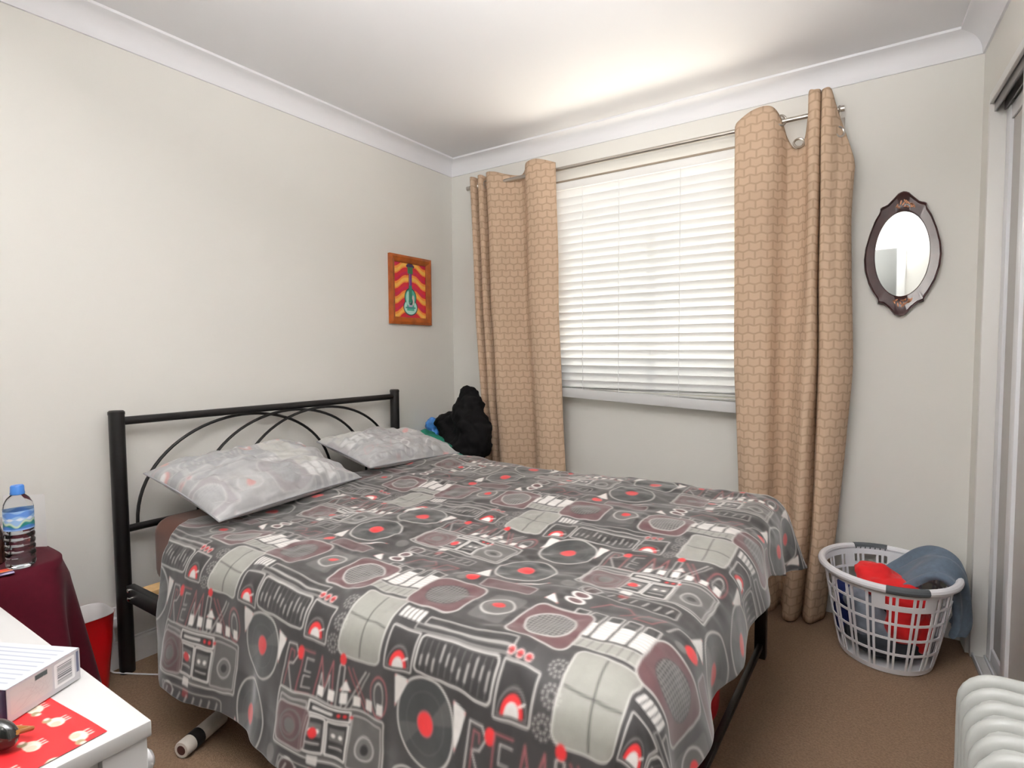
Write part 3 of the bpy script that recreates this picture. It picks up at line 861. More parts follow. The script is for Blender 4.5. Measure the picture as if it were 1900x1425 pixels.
tag(o, 'dark grey duvet printed with boomboxes, records, cassettes and loudspeakers, spread over the bed', 'duvet')
so = o.modifiers.new('thickness', 'SOLIDIFY'); so.thickness = 0.012; so.offset = -1


def pillow(name, label, centre, size, eul, thick, seed, tp, off):
    n1, n2 = 120, 90
    Uu, Vv = np.meshgrid(np.linspace(-1, 1, n1), np.linspace(-1, 1, n2))
    body = np.clip(1 - np.abs(Uu) ** 2.8, 0, 1) ** 0.5 * np.clip(1 - np.abs(Vv) ** 2.6, 0, 1) ** 0.5
    pin = 1 - 0.055 * (1 - np.abs(Uu) ** 2) * np.abs(Vv) ** 3
    pin2 = 1 - 0.045 * (1 - np.abs(Vv) ** 2) * np.abs(Uu) ** 3
    X = Uu * size[0] / 2 * pin2; Y = Vv * size[1] / 2 * pin
    wr = 0.013 * noise2(Uu * 4, Vv * 3, seed) + 0.010 * noise2(Uu * 9 + Vv * 3, Vv * 8, seed + 1)
    top = thick * body + wr * np.clip(body * 2, 0, 1) ** 0.5; bot = -thick * 0.75 * body
    M = Matrix.Translation(centre) @ (Matrix.Rotation(eul[2], 4, 'Z') @ Matrix.Rotation(eul[1], 4, 'Y') @ Matrix.Rotation(eul[0], 4, 'X'))
    Mn = np.array(M)
    root = thing(name, (centre[0], centre[1], centre[2] - 0.06), label, 'pillow', 'pillows at the headboard')
    def tf(X_, Y_, Z_):
        Q = np.stack([X_, Y_, Z_, np.ones_like(X_)], -1) @ Mn.T
        return Q[..., :3]
    cc = sample_tile(tp, X * 0.9 + off[0], Y * 0.9 + off[1])
    # one closed case: top and underside joined along the seam
    Pz = np.concatenate([tf(X, Y, top), tf(X, Y, bot)[::-1]], 0)
    grid_mesh('pillow_case', Pz, LINEN, root, col=np.concatenate([cc, cc[::-1]], 0))
    seam = [tf(X[0, k], Y[0, k], 0 * X[0, k]) for k in range(0, n1, 4)] + [tf(X[k, -1], Y[k, -1], 0 * X[k, -1]) for k in range(0, n2, 4)] + \
           [tf(X[-1, k], Y[-1, k], 0 * X[-1, k]) for k in range(n1 - 1, -1, -4)] + [tf(X[k, 0], Y[k, 0], 0 * X[k, 0]) for k in range(n2 - 1, -1, -4)]
    MB().tube([Vector(q) for q in seam], 0.003, 6, closed=True).build('seam', mat('grey_piping', (150, 150, 152), 0.7), root)
    return root


# local x runs along the headboard, local y away from it
pillow('pillow', 'pale grey printed pillow nearest the viewer, propped against the headboard', (0.30, -1.565, 0.688), (0.69, 0.43), (R(-17), R(1), R(-83)), 0.082, 21, tileP, (0.12, 0.05))
pillow('pillow', 'pale grey printed pillow at the far side by the black clothes', (0.29, -0.85, 0.70), (0.60, 0.40), (R(-12), R(-2), R(-92)), 0.068, 27, tileP, (-0.2, 0.2))

# ------------------------------------------------------------------ lumps of cloth
VOX = []


def lump(name, balls, m, parent=None, voxel=0.012, disp=0.02, scale=0.08, smooth=6, seed=0):
    b = MB()
    for (c_, r_) in balls:
        bm = bmesh.new(); bmesh.ops.create_icosphere(bm, subdivisions=3, radius=1.0)
        b.add([(c_[0] + w.co.x * r_[0], c_[1] + w.co.y * r_[1], c_[2] + w.co.z * r_[2]) for w in bm.verts], [[w.index for w in q.verts] for q in bm.faces])
        bm.free()
    ob = b.build(name, m, parent, angle=180)
    rm = ob.modifiers.new('join', 'REMESH'); rm.mode = 'VOXEL'; rm.voxel_size = voxel; rm.use_smooth_shade = True
    s_ = ob.modifiers.new('soften', 'SMOOTH'); s_.iterations = smooth; s_.factor = 0.6
    tx = bpy.data.textures.new(name + '_folds', 'CLOUDS'); tx.noise_scale = scale; tx.noise_depth = 2; tx.noise_type = 'HARD_NOISE'
    dm = ob.modifiers.new('folds', 'DISPLACE'); dm.texture = tx; dm.strength = disp; dm.mid_level = 0.5; dm.texture_coords = 'GLOBAL'
    s2 = ob.modifiers.new('soften_folds', 'SMOOTH'); s2.iterations = 2; s2.factor = 0.5
    dg = bpy.context.evaluated_depsgraph_get(); ev = ob.evaluated_get(dg)
    me = bpy.data.meshes.new_from_object(ev); me.shade_smooth()
    old = ob.data; ob.modifiers.clear(); ob.data = me
    if not me.materials: me.materials.append(m)
    bpy.data.meshes.remove(old)
    return ob


st = thing('bedside_stand', (0.27, -0.29, 0), 'low dark bedside stand under the black jacket in the window corner', 'side table')
DWOOD = mat('dark_wood', (58, 40, 34), 0.5, noise=0.15, nscale=14)
MB().rbox((0.05, -0.50, 0.50), (0.50, -0.16, 0.525), 0.004).build('table_top', DWOOD, st)
for x in (0.07, 0.45):
    for y in (-0.48, -0.21):
        MB().rbox((x, y, 0), (x + 0.03, y + 0.03, 0.50), 0.003).build('leg', DWOOD, st)
BLK = mat('black_fabric', (13, 12, 13), 0.85, noise=0.2, nscale=25, spec=0.2)
o = lump('jacket', [((0.35, -0.30, 0.80), (0.10, 0.11, 0.17)), ((0.345, -0.30, 0.93), (0.055, 0.06, 0.07)), ((0.42, -0.33, 0.72), (0.11, 0.12, 0.17)), ((0.22, -0.30, 0.76), (0.11, 0.09, 0.085)),
                  ((0.15, -0.30, 0.76), (0.05, 0.06, 0.055)), ((0.40, -0.36, 0.62), (0.12, 0.12, 0.09)), ((0.43, -0.32, 0.87), (0.06, 0.06, 0.06)), ((0.38, -0.30, 0.94), (0.045, 0.05, 0.045)), ((0.46, -0.34, 0.66), (0.08, 0.11, 0.10)), ((0.25, -0.33, 0.68), (0.09, 0.09, 0.08)), ((0.30, -0.36, 0.63), (0.09, 0.10, 0.07))], BLK, disp=0.05, scale=0.075)
tag(o, 'crumpled black jacket heaped in the corner beside the left curtain', 'jacket')
o = lump('green_cloth', [((0.17, -0.42, 0.665), (0.11, 0.08, 0.05)), ((0.27, -0.46, 0.635), (0.12, 0.06, 0.05)), ((0.09, -0.38, 0.68), (0.06, 0.08, 0.05)), ((0.38, -0.48, 0.600), (0.10, 0.05, 0.04)), ((0.25, -0.36, 0.58), (0.18, 0.13, 0.055))],
         mat('green_fabric', (28, 120, 98), 0.8, noise=0.15, nscale=30), disp=0.02, scale=0.07)
tag(o, 'green cloth bunched under the black jacket', 'clothing')
o = lump('plastic_bag', [((0.075, -0.30, 0.74), (0.045, 0.05, 0.055)), ((0.09, -0.30, 0.69), (0.05, 0.05, 0.04))],
         mat('blue_plastic', (70, 130, 200), 0.25, noise=0.8, nscale=18), voxel=0.007, disp=0.02, scale=0.04, smooth=3)
tag(o, 'small blue and white plastic bag left of the black jacket', 'bag')

# ------------------------------------------------------------------ picture
pic = thing('framed_picture', (0.0, -0.40, 1.35), 'small painting of a teal guitar on red and orange stripes in a wooden frame', 'picture')
PY0, PY1, PZ0, PZ1 = -0.572, -0.226, 1.351, 1.752
FRM = mat('orange_brown_frame', (158, 80, 28), 0.4, noise=0.4, nscale=18)
fw = 0.042


def frame_bar(q0, q1, q2, q3):
    # outer edge q0-q1, inner q3-q2 in the plane of the wall (y, z); bevelled inwards
    b_ = MB()
    mid = lambda a_, c_, t_: (a_[0] + (c_[0] - a_[0]) * t_, a_[1] + (c_[1] - a_[1]) * t_)
    pr = [(0.0, 0.001), (0.0, 0.018), (0.35, 0.024), (0.75, 0.018), (1.0, 0.010), (1.0, 0.001)]
    vs_ = [(d_, *mid(q0, q3, t_)) for t_, d_ in pr] + [(d_, *mid(q1, q2, t_)) for t_, d_ in pr]
    k_ = len(pr)
    b_.add(vs_, [(i, (i + 1) % k_, k_ + (i + 1) % k_, k_ + i) for i in range(k_)] + [tuple(range(k_)), tuple(range(2 * k_ - 1, k_ - 1, -1))])
    return b_.build('frame_bar', FRM, pic, angle=20)


A, B_, C_, D_ = (PY0, PZ0), (PY1, PZ0), (PY1, PZ1), (PY0, PZ1)
a, b_, c_, d_ = (PY0 + fw, PZ0 + fw), (PY1 - fw, PZ0 + fw), (PY1 - fw, PZ1 - fw), (PY0 + fw, PZ1 - fw)
frame_bar(A, B_, b_, a); frame_bar(B_, C_, c_, b_); frame_bar(C_, D_, d_, c_); frame_bar(D_, A, a, d_)


def paint_guitar(X, Y, n):
    p = Print(X, Y, (206, 44, 58), n)
    w, h = X.max(), Y.max()
    cx = w * 0.5
    # fanned stripes on both sides of the neck
    fan = Y + np.abs(X - cx) * 0.42 + 0.006 * np.sin(X * 60)
    q = (fan / 0.088) % 1.0
    p.put(np.where((q > 0.52), -1.0, 1.0), (240, 150, 66)); p.put(np.where((q > 0.62) & (q < 0.84), -1.0, 1.0), (244, 196, 92), 0.8)
    p.put(np.where((q > 0.10) & (q < 0.24), -1.0, 1.0), (190, 36, 92), 0.6)
    T1, T2, T3 = (22, 84, 78), (84, 178, 156), (190, 232, 220)
    p.ell(cx, h * 0.20, 0.060, 0.050, T1); p.ell(cx, h * 0.37, 0.050, 0.058, T1); p.rect(cx, h * 0.29, 0.035, 0.05, T1)
    p.ell(cx, h * 0.20, 0.053, 0.043, T3); p.ell(cx, h * 0.37, 0.043, 0.051, T2); p.rect(cx, h * 0.29, 0.030, 0.05, T2)
    p.ell(cx - 0.018, h * 0.36, 0.018, 0.042, T3, al=0.8); p.ell(cx + 0.022, h * 0.33, 0.010, 0.03, (236, 206, 206), al=0.9)
    p.rect(cx, h * 0.19, 0.042, 0.004, (60, 140, 140)); p.rect(cx, h * 0.225, 0.016, 0.006, (196, 176, 208))
    p.ell(cx + 0.002, h * 0.305, 0.017, 0.022, (16, 92, 84)); p.ell(cx + 0.004, h * 0.31, 0.007, 0.010, (52, 150, 160))
    p.rect(cx, h * 0.62, 0.013, 0.115, T1); p.rect(cx - 0.003, h * 0.62, 0.007, 0.113, (150, 120, 150)); p.rect(cx + 0.004, h * 0.72, 0.006, 0.05, (118, 52, 148))
    p.rect(cx, h * 0.44, 0.012, 0.05, (60, 140, 116)); p.rect(cx, h * 0.90, 0.022, 0.030, (70, 130, 84)); p.ell(cx, h * 0.955, 0.030, 0.010, (70, 50, 90))
    p.ell(cx - 0.026, h * 0.94, 0.007, 0.007, (60, 40, 80)); p.ell(cx + 0.028, h * 0.94, 0.007, 0.007, (60, 40, 80))
    return p


PAINT = mat('painted_canvas', (128, 128, 128), 0.55, vcol=True, noise=0.08, nscale=40)
flat_print('canvas', lambda u_, v_: np.stack([np.full_like(u_, 0.006), PY0 + fw - 0.004 + u_, PZ0 + fw - 0.004 + v_], -1), PY1 - PY0 - 2 * fw + 0.008, PZ1 - PZ0 - 2 * fw + 0.008, 0.0025, paint_guitar, PAINT, pic)

# ------------------------------------------------------------------ oval mirror
MXc, MZc = 2.42, 1.575
half = [(0.0, 0.254), (0.016, 0.249), (0.034, 0.228), (0.055, 0.205), (0.079, 0.197), (0.079, 0.180), (0.097, 0.146), (0.115, 0.093), (0.129, 0.034), (0.133, -0.015), (0.129, -0.062), (0.115, -0.115), (0.095, -0.160), (0.079, -0.186), (0.079, -0.201), (0.060, -0.204), (0.037, -0.226), (0.020, -0.250), (0.0, -0.258)]
outl = half + [(-x, z) for x, z in half[-2:0:-1]]
mr = thing('wall_mirror', (MXc, -0.001, MZc - 0.258), 'oval mirror in a dark carved wooden frame on the wall above the basket', 'mirror')
NO = 120


def resample(poly, n):
    P_ = np.array(poly + [poly[0]]); s_ = np.concatenate([[0], np.cumsum(np.hypot(*np.diff(P_, axis=0).T))])
    q_ = np.linspace(0, s_[-1], n, endpoint=False)
    return np.stack([np.interp(q_, s_, P_[:, 0]), np.interp(q_, s_, P_[:, 1])], -1)


Om = resample(outl, NO)
ang = np.unwrap(np.arctan2(Om[:, 1], Om[:, 0]))
In = np.stack([0.094 * np.cos(np.arctan2(Om[:, 1] / 0.256, Om[:, 0] / 0.133)), 0.174 * np.sin(np.arctan2(Om[:, 1] / 0.256, Om[:, 0] / 0.133))], -1)
rowsM = [(0.0, 0.001), (0.0, 0.020), (0.05, 0.024), (0.13, 0.022), (0.18, 0.017), (0.6, 0.014), (0.94, 0.012), (0.97, 0.014), (1.0, 0.013), (1.0, 0.001)]
Pm = np.zeros((len(rowsM), NO, 3)); cm = np.zeros((len(rowsM), NO, 3))
for i, (t, dpt) in enumerate(rowsM):
    q = Om * (1 - t) + In * t
    Pm[i, :, 0] = MXc + q[:, 0]; Pm[i, :, 1] = -dpt; Pm[i, :, 2] = MZc + q[:, 1]
MWOOD = mat('mahogany', (58, 30, 30), 0.32, noise=0.25, nscale=30, coat=0.4)
o = grid_mesh('frame', Pm, MWOOD, mr, wrap=True, smooth=True)
o.data.set_sharp_from_angle(angle=R(50))
b = MB()
b.add([(MXc + 0.0955 * math.cos(w), -0.006, MZc + 0.1755 * math.sin(w)) for w in np.linspace(0, 2 * math.pi, 64, endpoint=False)], [tuple(range(64))])
b.build('mirror_glass', mat('mirror_silver', (235, 238, 236), 0.02, metal=1.0), mr)
INL = mat('inlay', (196, 132, 92), 0.5, noise=0.3, nscale=60)
for sgn in (1, -1):
    b = MB(); rs = random.Random(3)
    for k in range(15):
        w = rs.uniform(-1, 1); x = w * 0.040; z = 0.196 + rs.uniform(-0.004, 0.024) * (1 - abs(w) * 0.8) - 0.010 * abs(w)
        an_ = rs.uniform(0, 3.1); l1, l2 = rs.uniform(0.006, 0.010), 0.0026
        pts = [(x + l1 * math.cos(q) * math.cos(an_) - l2 * math.sin(q) * math.sin(an_), z + l1 * math.cos(q) * math.sin(an_) + l2 * math.sin(q) * math.cos(an_)) for q in np.linspace(0, 2 * math.pi, 8, endpoint=False)]
        b.prism(pts, lambda u_, v_, d__: (MXc + u_, -d__, MZc + sgn * v_), 0.010, 0.0185)
    b.build('flower_inlay', INL, mr, smooth=False)

# ------------------------------------------------------------------ wardrobe with sliding doors
DOOR = mat('door_panel', (196, 192, 188), 0.35)
FRAME = mat('door_frame_white', (236, 237, 240), 0.3)
ALU = mat('track_aluminium', (150, 148, 148), 0.35, metal=0.7)
wd = thing('wardrobe_frame', RW(1.5, 0.05, 0), 'white jamb and tracks of the sliding wardrobe', 'wardrobe')


def wbox(lo, hi, name, m, parent, bev=0.002):
    return MB().rbox(lo, hi, bev).build(name, m, parent, xf=RW)


wbox((NIB, -0.004, 0.0), (NIB + 0.022, 0.115, TRK), 'jamb', mat('jamb_cream', (238, 236, 232), 0.45), wd)
wbox((OPEN_END - 0.022, -0.004, 0.0), (OPEN_END, 0.115, TRK), 'jamb', FRAME, wd)
wbox((NIB + 0.022, -0.006, TRK - 0.02), (OPEN_END - 0.022, 0.006, TRK + 0.012), 'fascia', WHITE, wd)
wbox((NIB + 0.022, 0.008, TRK - 0.018), (OPEN_END - 0.022, 0.112, TRK - 0.001), 'top_track', ALU, wd)
for o1 in (0.012, 0.040, 0.080):
    wbox((NIB + 0.022, o1 - 0.003, TRK - 0.05), (OPEN_END - 0.022, o1 + 0.003, TRK - 0.018), 'track_fin', ALU, wd, 0.001)
wbox((NIB + 0.022, 0.0, 0.001), (OPEN_END - 0.022, 0.11, 0.010), 'bottom_track', mat('bottom_track_grey', (200, 198, 196), 0.4), wd)
for o1 in (0.004, 0.040, 0.080):
    wbox((NIB + 0.022, o1 - 0.003, 0.010), (OPEN_END - 0.022, o1 + 0.003, 0.020), 'track_rib', FRAME, wd, 0.001)


def sliding(s0, s1, o0, label):
    t_ = thing('sliding_door', RW((s0 + s1) / 2, o0, 0.02), label, 'wardrobe door', 'sliding wardrobe doors')
    z0, z1 = 0.022, TRK - 0.052
    wbox((s0, o0, z0), (s0 + 0.055, o0 + 0.028, z1), 'stile', FRAME, t_)
    wbox((s1 - 0.055, o0, z0), (s1, o0 + 0.028, z1), 'stile', FRAME, t_)
    wbox((s0 + 0.055, o0 + 0.003, z0), (s1 - 0.055, o0 + 0.025, z0 + 0.05), 'bottom_rail', FRAME, t_)
    wbox((s0 + 0.055, o0 + 0.003, z1 - 0.05), (s1 - 0.055, o0 + 0.025, z1), 'top_rail', FRAME, t_)
    wbox((s0 + 0.055, o0 + 0.010, z0 + 0.05), (s1 - 0.055, o0 + 0.018, z1 - 0.05), 'panel', DOOR, t_)


sliding(NIB + 0.024, 1.56, 0.044, 'pale sliding wardrobe door on the rear track, next to the jamb')
sliding(0.535, 1.90, 0.008, 'pale sliding wardrobe door on the front track, cut by the right edge')
sliding(1.92, OPEN_END - 0.024, 0.044, 'pale sliding wardrobe door at the near end, behind the viewer')

# ------------------------------------------------------------------ laundry basket
BC = (2.400, -0.285); BH = 0.345
bax = math.atan2(-0.965, 0.26)


def bpt(w, z, off=0.0):
    """point on the basket wall: w angle from the long axis"""
    t_ = z / BH; la = 0.172 + (0.243 - 0.172) * t_ ** 0.85 + off; sa = 0.150 + (0.215 - 0.150) * t_ ** 0.85 + off
    x, y = la * math.cos(w), sa * math.sin(w)
    return Vector((BC[0] + x * math.cos(bax) - y * math.sin(bax), BC[1] + x * math.sin(bax) + y * math.cos(bax), z))


bk = thing('laundry_basket', (BC[0], BC[1], 0), 'white oval plastic laundry basket with grid sides, on the carpet by the mirror', 'basket')
BW = mat('basket_plastic', (240, 240, 244), 0.35)
full = np.linspace(0, 2 * math.pi, 72, endpoint=False)


def band(z0, z1, off, th, ws, closed):
    b_ = MB(); n_ = len(ws); vs_ = []
    for w in ws:
        vs_ += [bpt(w, z0, off), bpt(w, z0, off - th), bpt(w, z1, off - th), bpt(w, z1, off)]
    fs_ = []
    for i in range(n_ if closed else n_ - 1):
        j = (i + 1) % n_
        for k in range(4):
            l = (k + 1) % 4; fs_.append((i * 4 + k, i * 4 + l, j * 4 + l, j * 4 + k))
    if not closed: fs_ += [(0, 1, 2, 3), (n_ * 4 - 1, n_ * 4 - 2, n_ * 4 - 3, n_ * 4 - 4)]
    return b_.add(vs_, fs_)


MB().tube([bpt(w, BH - 0.006, 0.006) for w in full], 0.0135, 10, closed=True).build('rim', BW, bk)
band(0.004, 0.024, 0.001, 0.004, full, True).build('base_band', BW, bk)
b = MB(); vs = [bpt(w, 0.004) for w in full] + [bpt(w, 0.010, -0.002) for w in full]
b.add(vs, [tuple(range(71, -1, -1)), tuple(range(72, 144))] + [(i, (i + 1) % 72, 72 + (i + 1) % 72, 72 + i) for i in range(72)]).build('base', BW, bk)
for z in (0.085, 0.145, 0.205, 0.262):
    band(z - 0.0045, z + 0.0045, 0.001, 0.004, full, True).build('band', BW, bk)
band(0.310, 0.338, 0.0005, 0.004, full, True).build('upper_band', BW, bk)
for k in range(18):
    for s_ in (-1, 1):
        w = 2 * math.pi * (k + 0.5) / 18 + s_ * 0.046
        dw = 0.021
        b = MB(); vs = []
        zz = np.linspace(0.012, 0.33, 8)
        for z in zz:
            vs += [bpt(w - dw, z, 0.001), bpt(w + dw, z, 0.001), bpt(w + dw, z, -0.003), bpt(w - dw, z, -0.003)]
        fs = [(i * 4 + q, i * 4 + (q + 1) % 4, i * 4 + 4 + (q + 1) % 4, i * 4 + 4 + q) for i in range(7) for q in range(4)] + [(0, 3, 2, 1), (28, 29, 30, 31)]
        b.add(vs, fs).build('rib', BW, bk)
GRIP = mat('grip_rubber', (74, 78, 82), 0.6)
for w0 in (0.0, math.pi):
    ws = np.linspace(w0 - 0.46, w0 + 0.46, 14)
    for z0, z1 in ((0.262, 0.278),):
        band(z0, z1, 0.002, 0.005, ws, False).build('handle_panel', BW, bk)
    for wa, wb in ((w0 - 0.46, w0 - 0.30), (w0 + 0.30, w0 + 0.46)):
        band(0.262, 0.335, 0.002, 0.005, np.linspace(wa, wb, 5), False).build('handle_panel', BW, bk)
    band(0.312, 0.336, 0.002, 0.005, ws, False).build('handle_panel', BW, bk)
    MB().tube([bpt(w, BH - 0.0055, 0.0065) for w in np.linspace(w0 - 0.29, w0 + 0.29, 14)], 0.0143, 10).build('handle_grip', GRIP, bk)

REDC = mat('red_fabric', (206, 22, 26), 0.8, noise=0.12, nscale=22, sheen=0.2)
DENIM = mat('blue_grey_fabric', (92, 106, 122), 0.85, noise=0.12, nscale=60, sheen=0.2)
NAVY = mat('navy_fabric', (26, 40, 96), 0.85, noise=0.15, nscale=30)
SLATE = mat('slate_fabric', (120, 128, 140), 0.85, noise=0.15, nscale=30)
DGREY = mat('charcoal_fabric', (48, 52, 58), 0.85, noise=0.2, nscale=30)
o = lump('red_shirt', [((2.40, -0.33, 0.28), (0.10, 0.09, 0.05)), ((2.36, -0.29, 0.315), (0.075, 0.06, 0.038)), ((2.46, -0.37, 0.25), (0.08, 0.07, 0.07)), ((2.50, -0.34, 0.15), (0.055, 0.065, 0.10)), ((2.45, -0.40, 0.17), (0.06, 0.05, 0.08))],
         REDC, disp=0.022, scale=0.07, voxel=0.008)
tag(o, 'crumpled red shirt on top of the laundry in the basket', 'clothing')
o = lump('navy_garment', [((2.27, -0.30, 0.22), (0.05, 0.07, 0.06)), ((2.26, -0.27, 0.12), (0.04, 0.07, 0.08))], NAVY, disp=0.015, scale=0.06, voxel=0.008)
tag(o, 'navy blue garment inside the left side of the basket', 'clothing')
o = lump('grey_garment', [((2.34, -0.36, 0.16), (0.06, 0.06, 0.10)), ((2.31, -0.33, 0.22), (0.06, 0.07, 0.05)), ((2.40, -0.37, 0.13), (0.05, 0.05, 0.06))], SLATE, disp=0.015, scale=0.06, voxel=0.008)
tag(o, 'slate grey garment in the front middle of the basket', 'clothing')
o = lump('charcoal_garment', [((2.40, -0.285, 0.062), (0.140, 0.152, 0.050)), ((2.40, -0.285, 0.09), (0.145, 0.15, 0.04)), ((2.40, -0.2, 0.13), (0.11, 0.09, 0.10))], DGREY, disp=0.012, scale=0.06, voxel=0.008)
tag(o, 'charcoal garment at the bottom of the laundry basket', 'clothing')
# blue-grey trousers draped over the right-hand rim
prof_d = catmull([(2.42, 0.27), (2.47, 0.315), (2.52, 0.365), (2.565, 0.385), (2.605, 0.365), (2.628, 0.315), (2.640, 0.24), (2.645, 0.175), (2.630, 0.130)], 60)
nv = 46
Pd = np.zeros((nv, 60, 3))
for i in range(nv):
    v_ = i / (nv - 1)
    for j in range(60):
        s_ = j / 59
        wdt = 0.30 - 0.13 * sm(np.array(s_), 0.45, 0.85)
        yc = -0.235 + 0.035 * s_
        x_, z_ = prof_d[j]
        edge = math.sin(math.pi * v_) ** 0.35
        Pd[i, j] = (x_ - 0.02 * (1 - edge) + 0.012 * math.sin(v_ * 17 + s_ * 5), yc + (v_ - 0.5) * wdt, z_ - 0.028 * (1 - edge) + 0.014 * math.sin(v_ * 13 + s_ * 7 + 1) * (1 - 0.4 * s_))
o = grid_mesh('trousers', Pd, DENIM)
tag(o, 'blue-grey trousers draped over the right rim of the basket', 'clothing')
so = o.modifiers.new('thickness', 'SOLIDIFY'); so.thickness = 0.028; so.offset = 0
sb = o.modifiers.new('round', 'SUBSURF'); sb.levels = 1; sb.render_levels = 1

# ------------------------------------------------------------------ oil column heater
HEAT = mat('heater_enamel', (158, 159, 155), 0.38)
ht = thing('column_heater', (2.64, -1.9, 0), 'off-white oil column heater standing by the wardrobe at the right edge', 'heater')
HX0, HX1, HTOP = 2.508, 2.745, 0.645


def rrect(x0, x1, z0, z1, r_, n_=7):
    pts = []
    for cx, cz, a0_ in ((x1 - r_, z1 - r_, 0), (x0 + r_, z1 - r_, 90), (x0 + r_, z0 + r_, 180), (x1 - r_, z0 + r_, 270)):
        for k in range(n_): pts.append((cx + r_ * math.cos(R(a0_ + 90 * k / (n_ - 1))), cz + r_ * math.sin(R(a0_ + 90 * k / (n_ - 1)))))
    return pts


NF = 11; FS = 0.044
fin_me = None
for k in range(NF):
    y = -1.70 - k * FS
    if fin_me is None:
        levels = [(-0.0105, 0.012), (-0.0085, 0.004), (-0.003, 0.0), (0.003, 0.0), (0.0085, 0.004), (0.0105, 0.012)]
        b = MB(); vs = []; m_ = None
        for (dy, ins) in levels:
            ps = rrect(HX0 + ins, HX1 - ins, 0.085 + ins, HTOP - ins, 0.055 - ins); m_ = len(ps)
            vs += [(x_, dy, z_) for x_, z_ in ps]
        fs = [(i * m_ + q, i * m_ + (q + 1) % m_, (i + 1) * m_ + (q + 1) % m_, (i + 1) * m_ + q) for i in range(5) for q in range(m_)]
        fs += [tuple(range(m_)), tuple(range(6 * m_ - 1, 5 * m_ - 1, -1))]
        ob = b.add(vs, fs).build('fin', HEAT, ht, angle=60)
        ob.location = (0, y - (0), 0); fin_me = ob.data
    else:
        ob = bpy.data.objects.new('fin', fin_me); COL.objects.link(ob); ob.parent = ht; ob.location = (0, y, 0)
yE = -1.70 - (NF - 1) * FS
MB().rbox((HX0 + 0.018, yE, 0.10), (HX1 - 0.018, -1.70, HTOP - 0.014), 0.03, 4).build('oil_core', HEAT, ht)
MB().rbox((HX0 + 0.01, yE - 0.075, 0.09), (HX1 - 0.01, yE - 0.012, HTOP - 0.005), 0.03, 4).build('control_box', HEAT, ht)
for z in (0.50, 0.40):
    MB().lathe([(0.024, 0), (0.022, 0.016), (0.0, 0.017)], (0, 0, 0), 20, cap1=False).build('dial', mat('dial_grey', (90, 90, 92), 0.5), ht, xf=lambda x, y, zz, z=z: (2.627 + x, yE - 0.075 - zz, z + y))
for y in (-1.74, yE + 0.04):
    MB().tube([(HX0 - 0.0, y, 0.055), (HX1, y, 0.055)], 0.012, 10).build('axle', BLACK, ht)
    for x in (HX0 + 0.005, HX1 - 0.005):
        MB().lathe([(0.028, -0.008), (0.030, -0.004), (0.030, 0.004), (0.028, 0.008)], (0, 0, 0), 18).build('wheel', BLACK, ht, xf=lambda a_, b__, c__, x=x, y=y: (x + c__, y + a_, 0.0305 + b__))
    b = MB(); b.rbox((HX0 + 0.06, y - 0.02, 0.05), (HX1 - 0.06, y + 0.02, 0.10), 0.004).build('wheel_bracket', BLACK, ht)

# ------------------------------------------------------------------ white chest of drawers in the foreground
ch = thing('chest_of_drawers', (1.33, -2.82, 0), 'white chest of drawers in the near left corner', 'chest of drawers')
CW = mat('white_lacquer', (188, 187, 186), 0.3)
DT = 0.75; cx0, cx1, cy0, cy1 = 0.92, 1.700, -3.08, -2.588
MB().rbox((cx0, cy0, DT - 0.019), (cx1, cy1, DT), 0.002).build('top', CW, ch)
MB().rbox((cx0 + 0.03, cy0 + 0.01, 0.06), (cx1 - 0.022, cy1 - 0.022, DT - 0.020), 0.002).build('body', CW, ch)
for y0, y1 in ((cy1 - 0.050, cy1 - 0.004), (cy0 + 0.008, cy0 + 0.055)):
    MB().rbox((cx1 - 0.034, y0, 0.0), (cx1 - 0.003, y1, DT - 0.020), 0.002).build('corner_post', CW, ch)
    MB().rbox((cx0 + 0.010, y0, 0.0), (cx0 + 0.040, y1, DT - 0.020), 0.002).build('corner_post', CW, ch)
MB().rbox((cx1 - 0.030, cy0 + 0.055, DT - 0.09), (cx1 - 0.012, cy1 - 0.050, DT - 0.020), 0.002).build('side_rail', CW, ch)
for r_ in range(3):
    z0 = (0.09, 0.31, 0.53)[r_]
    dr = MB().rbox((cx0 + 0.045, cy1 - 0.022, z0), (cx1 - 0.045, cy1 - 0.010, z0 + 0.20), 0.003).build('drawer_front', CW, ch)
    for kx in (cx0 + 0.2, cx1 - 0.055):
        MB().lathe([(0.006, 0.0), (0.006, 0.012), (0.014, 0.018), (0.015, 0.026), (0.009, 0.031), (0.0, 0.032)], (0, 0, 0), 16, cap1=False).build(
            'knob', CW, dr, xf=lambda a_, b__, c__, kx=kx, z0=z0, r_=r_: (kx + a_, cy1 - 0.010 + c__, z0 + (0.10, 0.10, 0.14)[r_] + b__))


def sheep_paper(X, Y, n):
    p = Print(X, Y, (192, 32, 36), n)
    w, h = X.max(), Y.max()
    for i in range(-1, 6):
        for j in range(-1, 8):
            x = i * 0.052 + (j % 2) * 0.026 + 0.018; y = j * 0.033 + 0.02
            fl = 1 if (i + j) % 2 else -1
            p.ell(x, y, 0.0115, 0.0072, (222, 206, 188)); p.ell(x - 0.004 * fl, y + 0.002, 0.006, 0.005, (186, 170, 150))
            p.ell(x + 0.012 * fl, y + 0.004, 0.0055, 0.0042, (136, 124, 92)); p.ell(x + 0.016 * fl, y + 0.003, 0.003, 0.0026, (226, 190, 180))
            for q in (-0.006, -0.001, 0.005): p.seg(x + q, y - 0.006, x + q, y - 0.0115, 0.0020, (226, 180, 170))
    return p


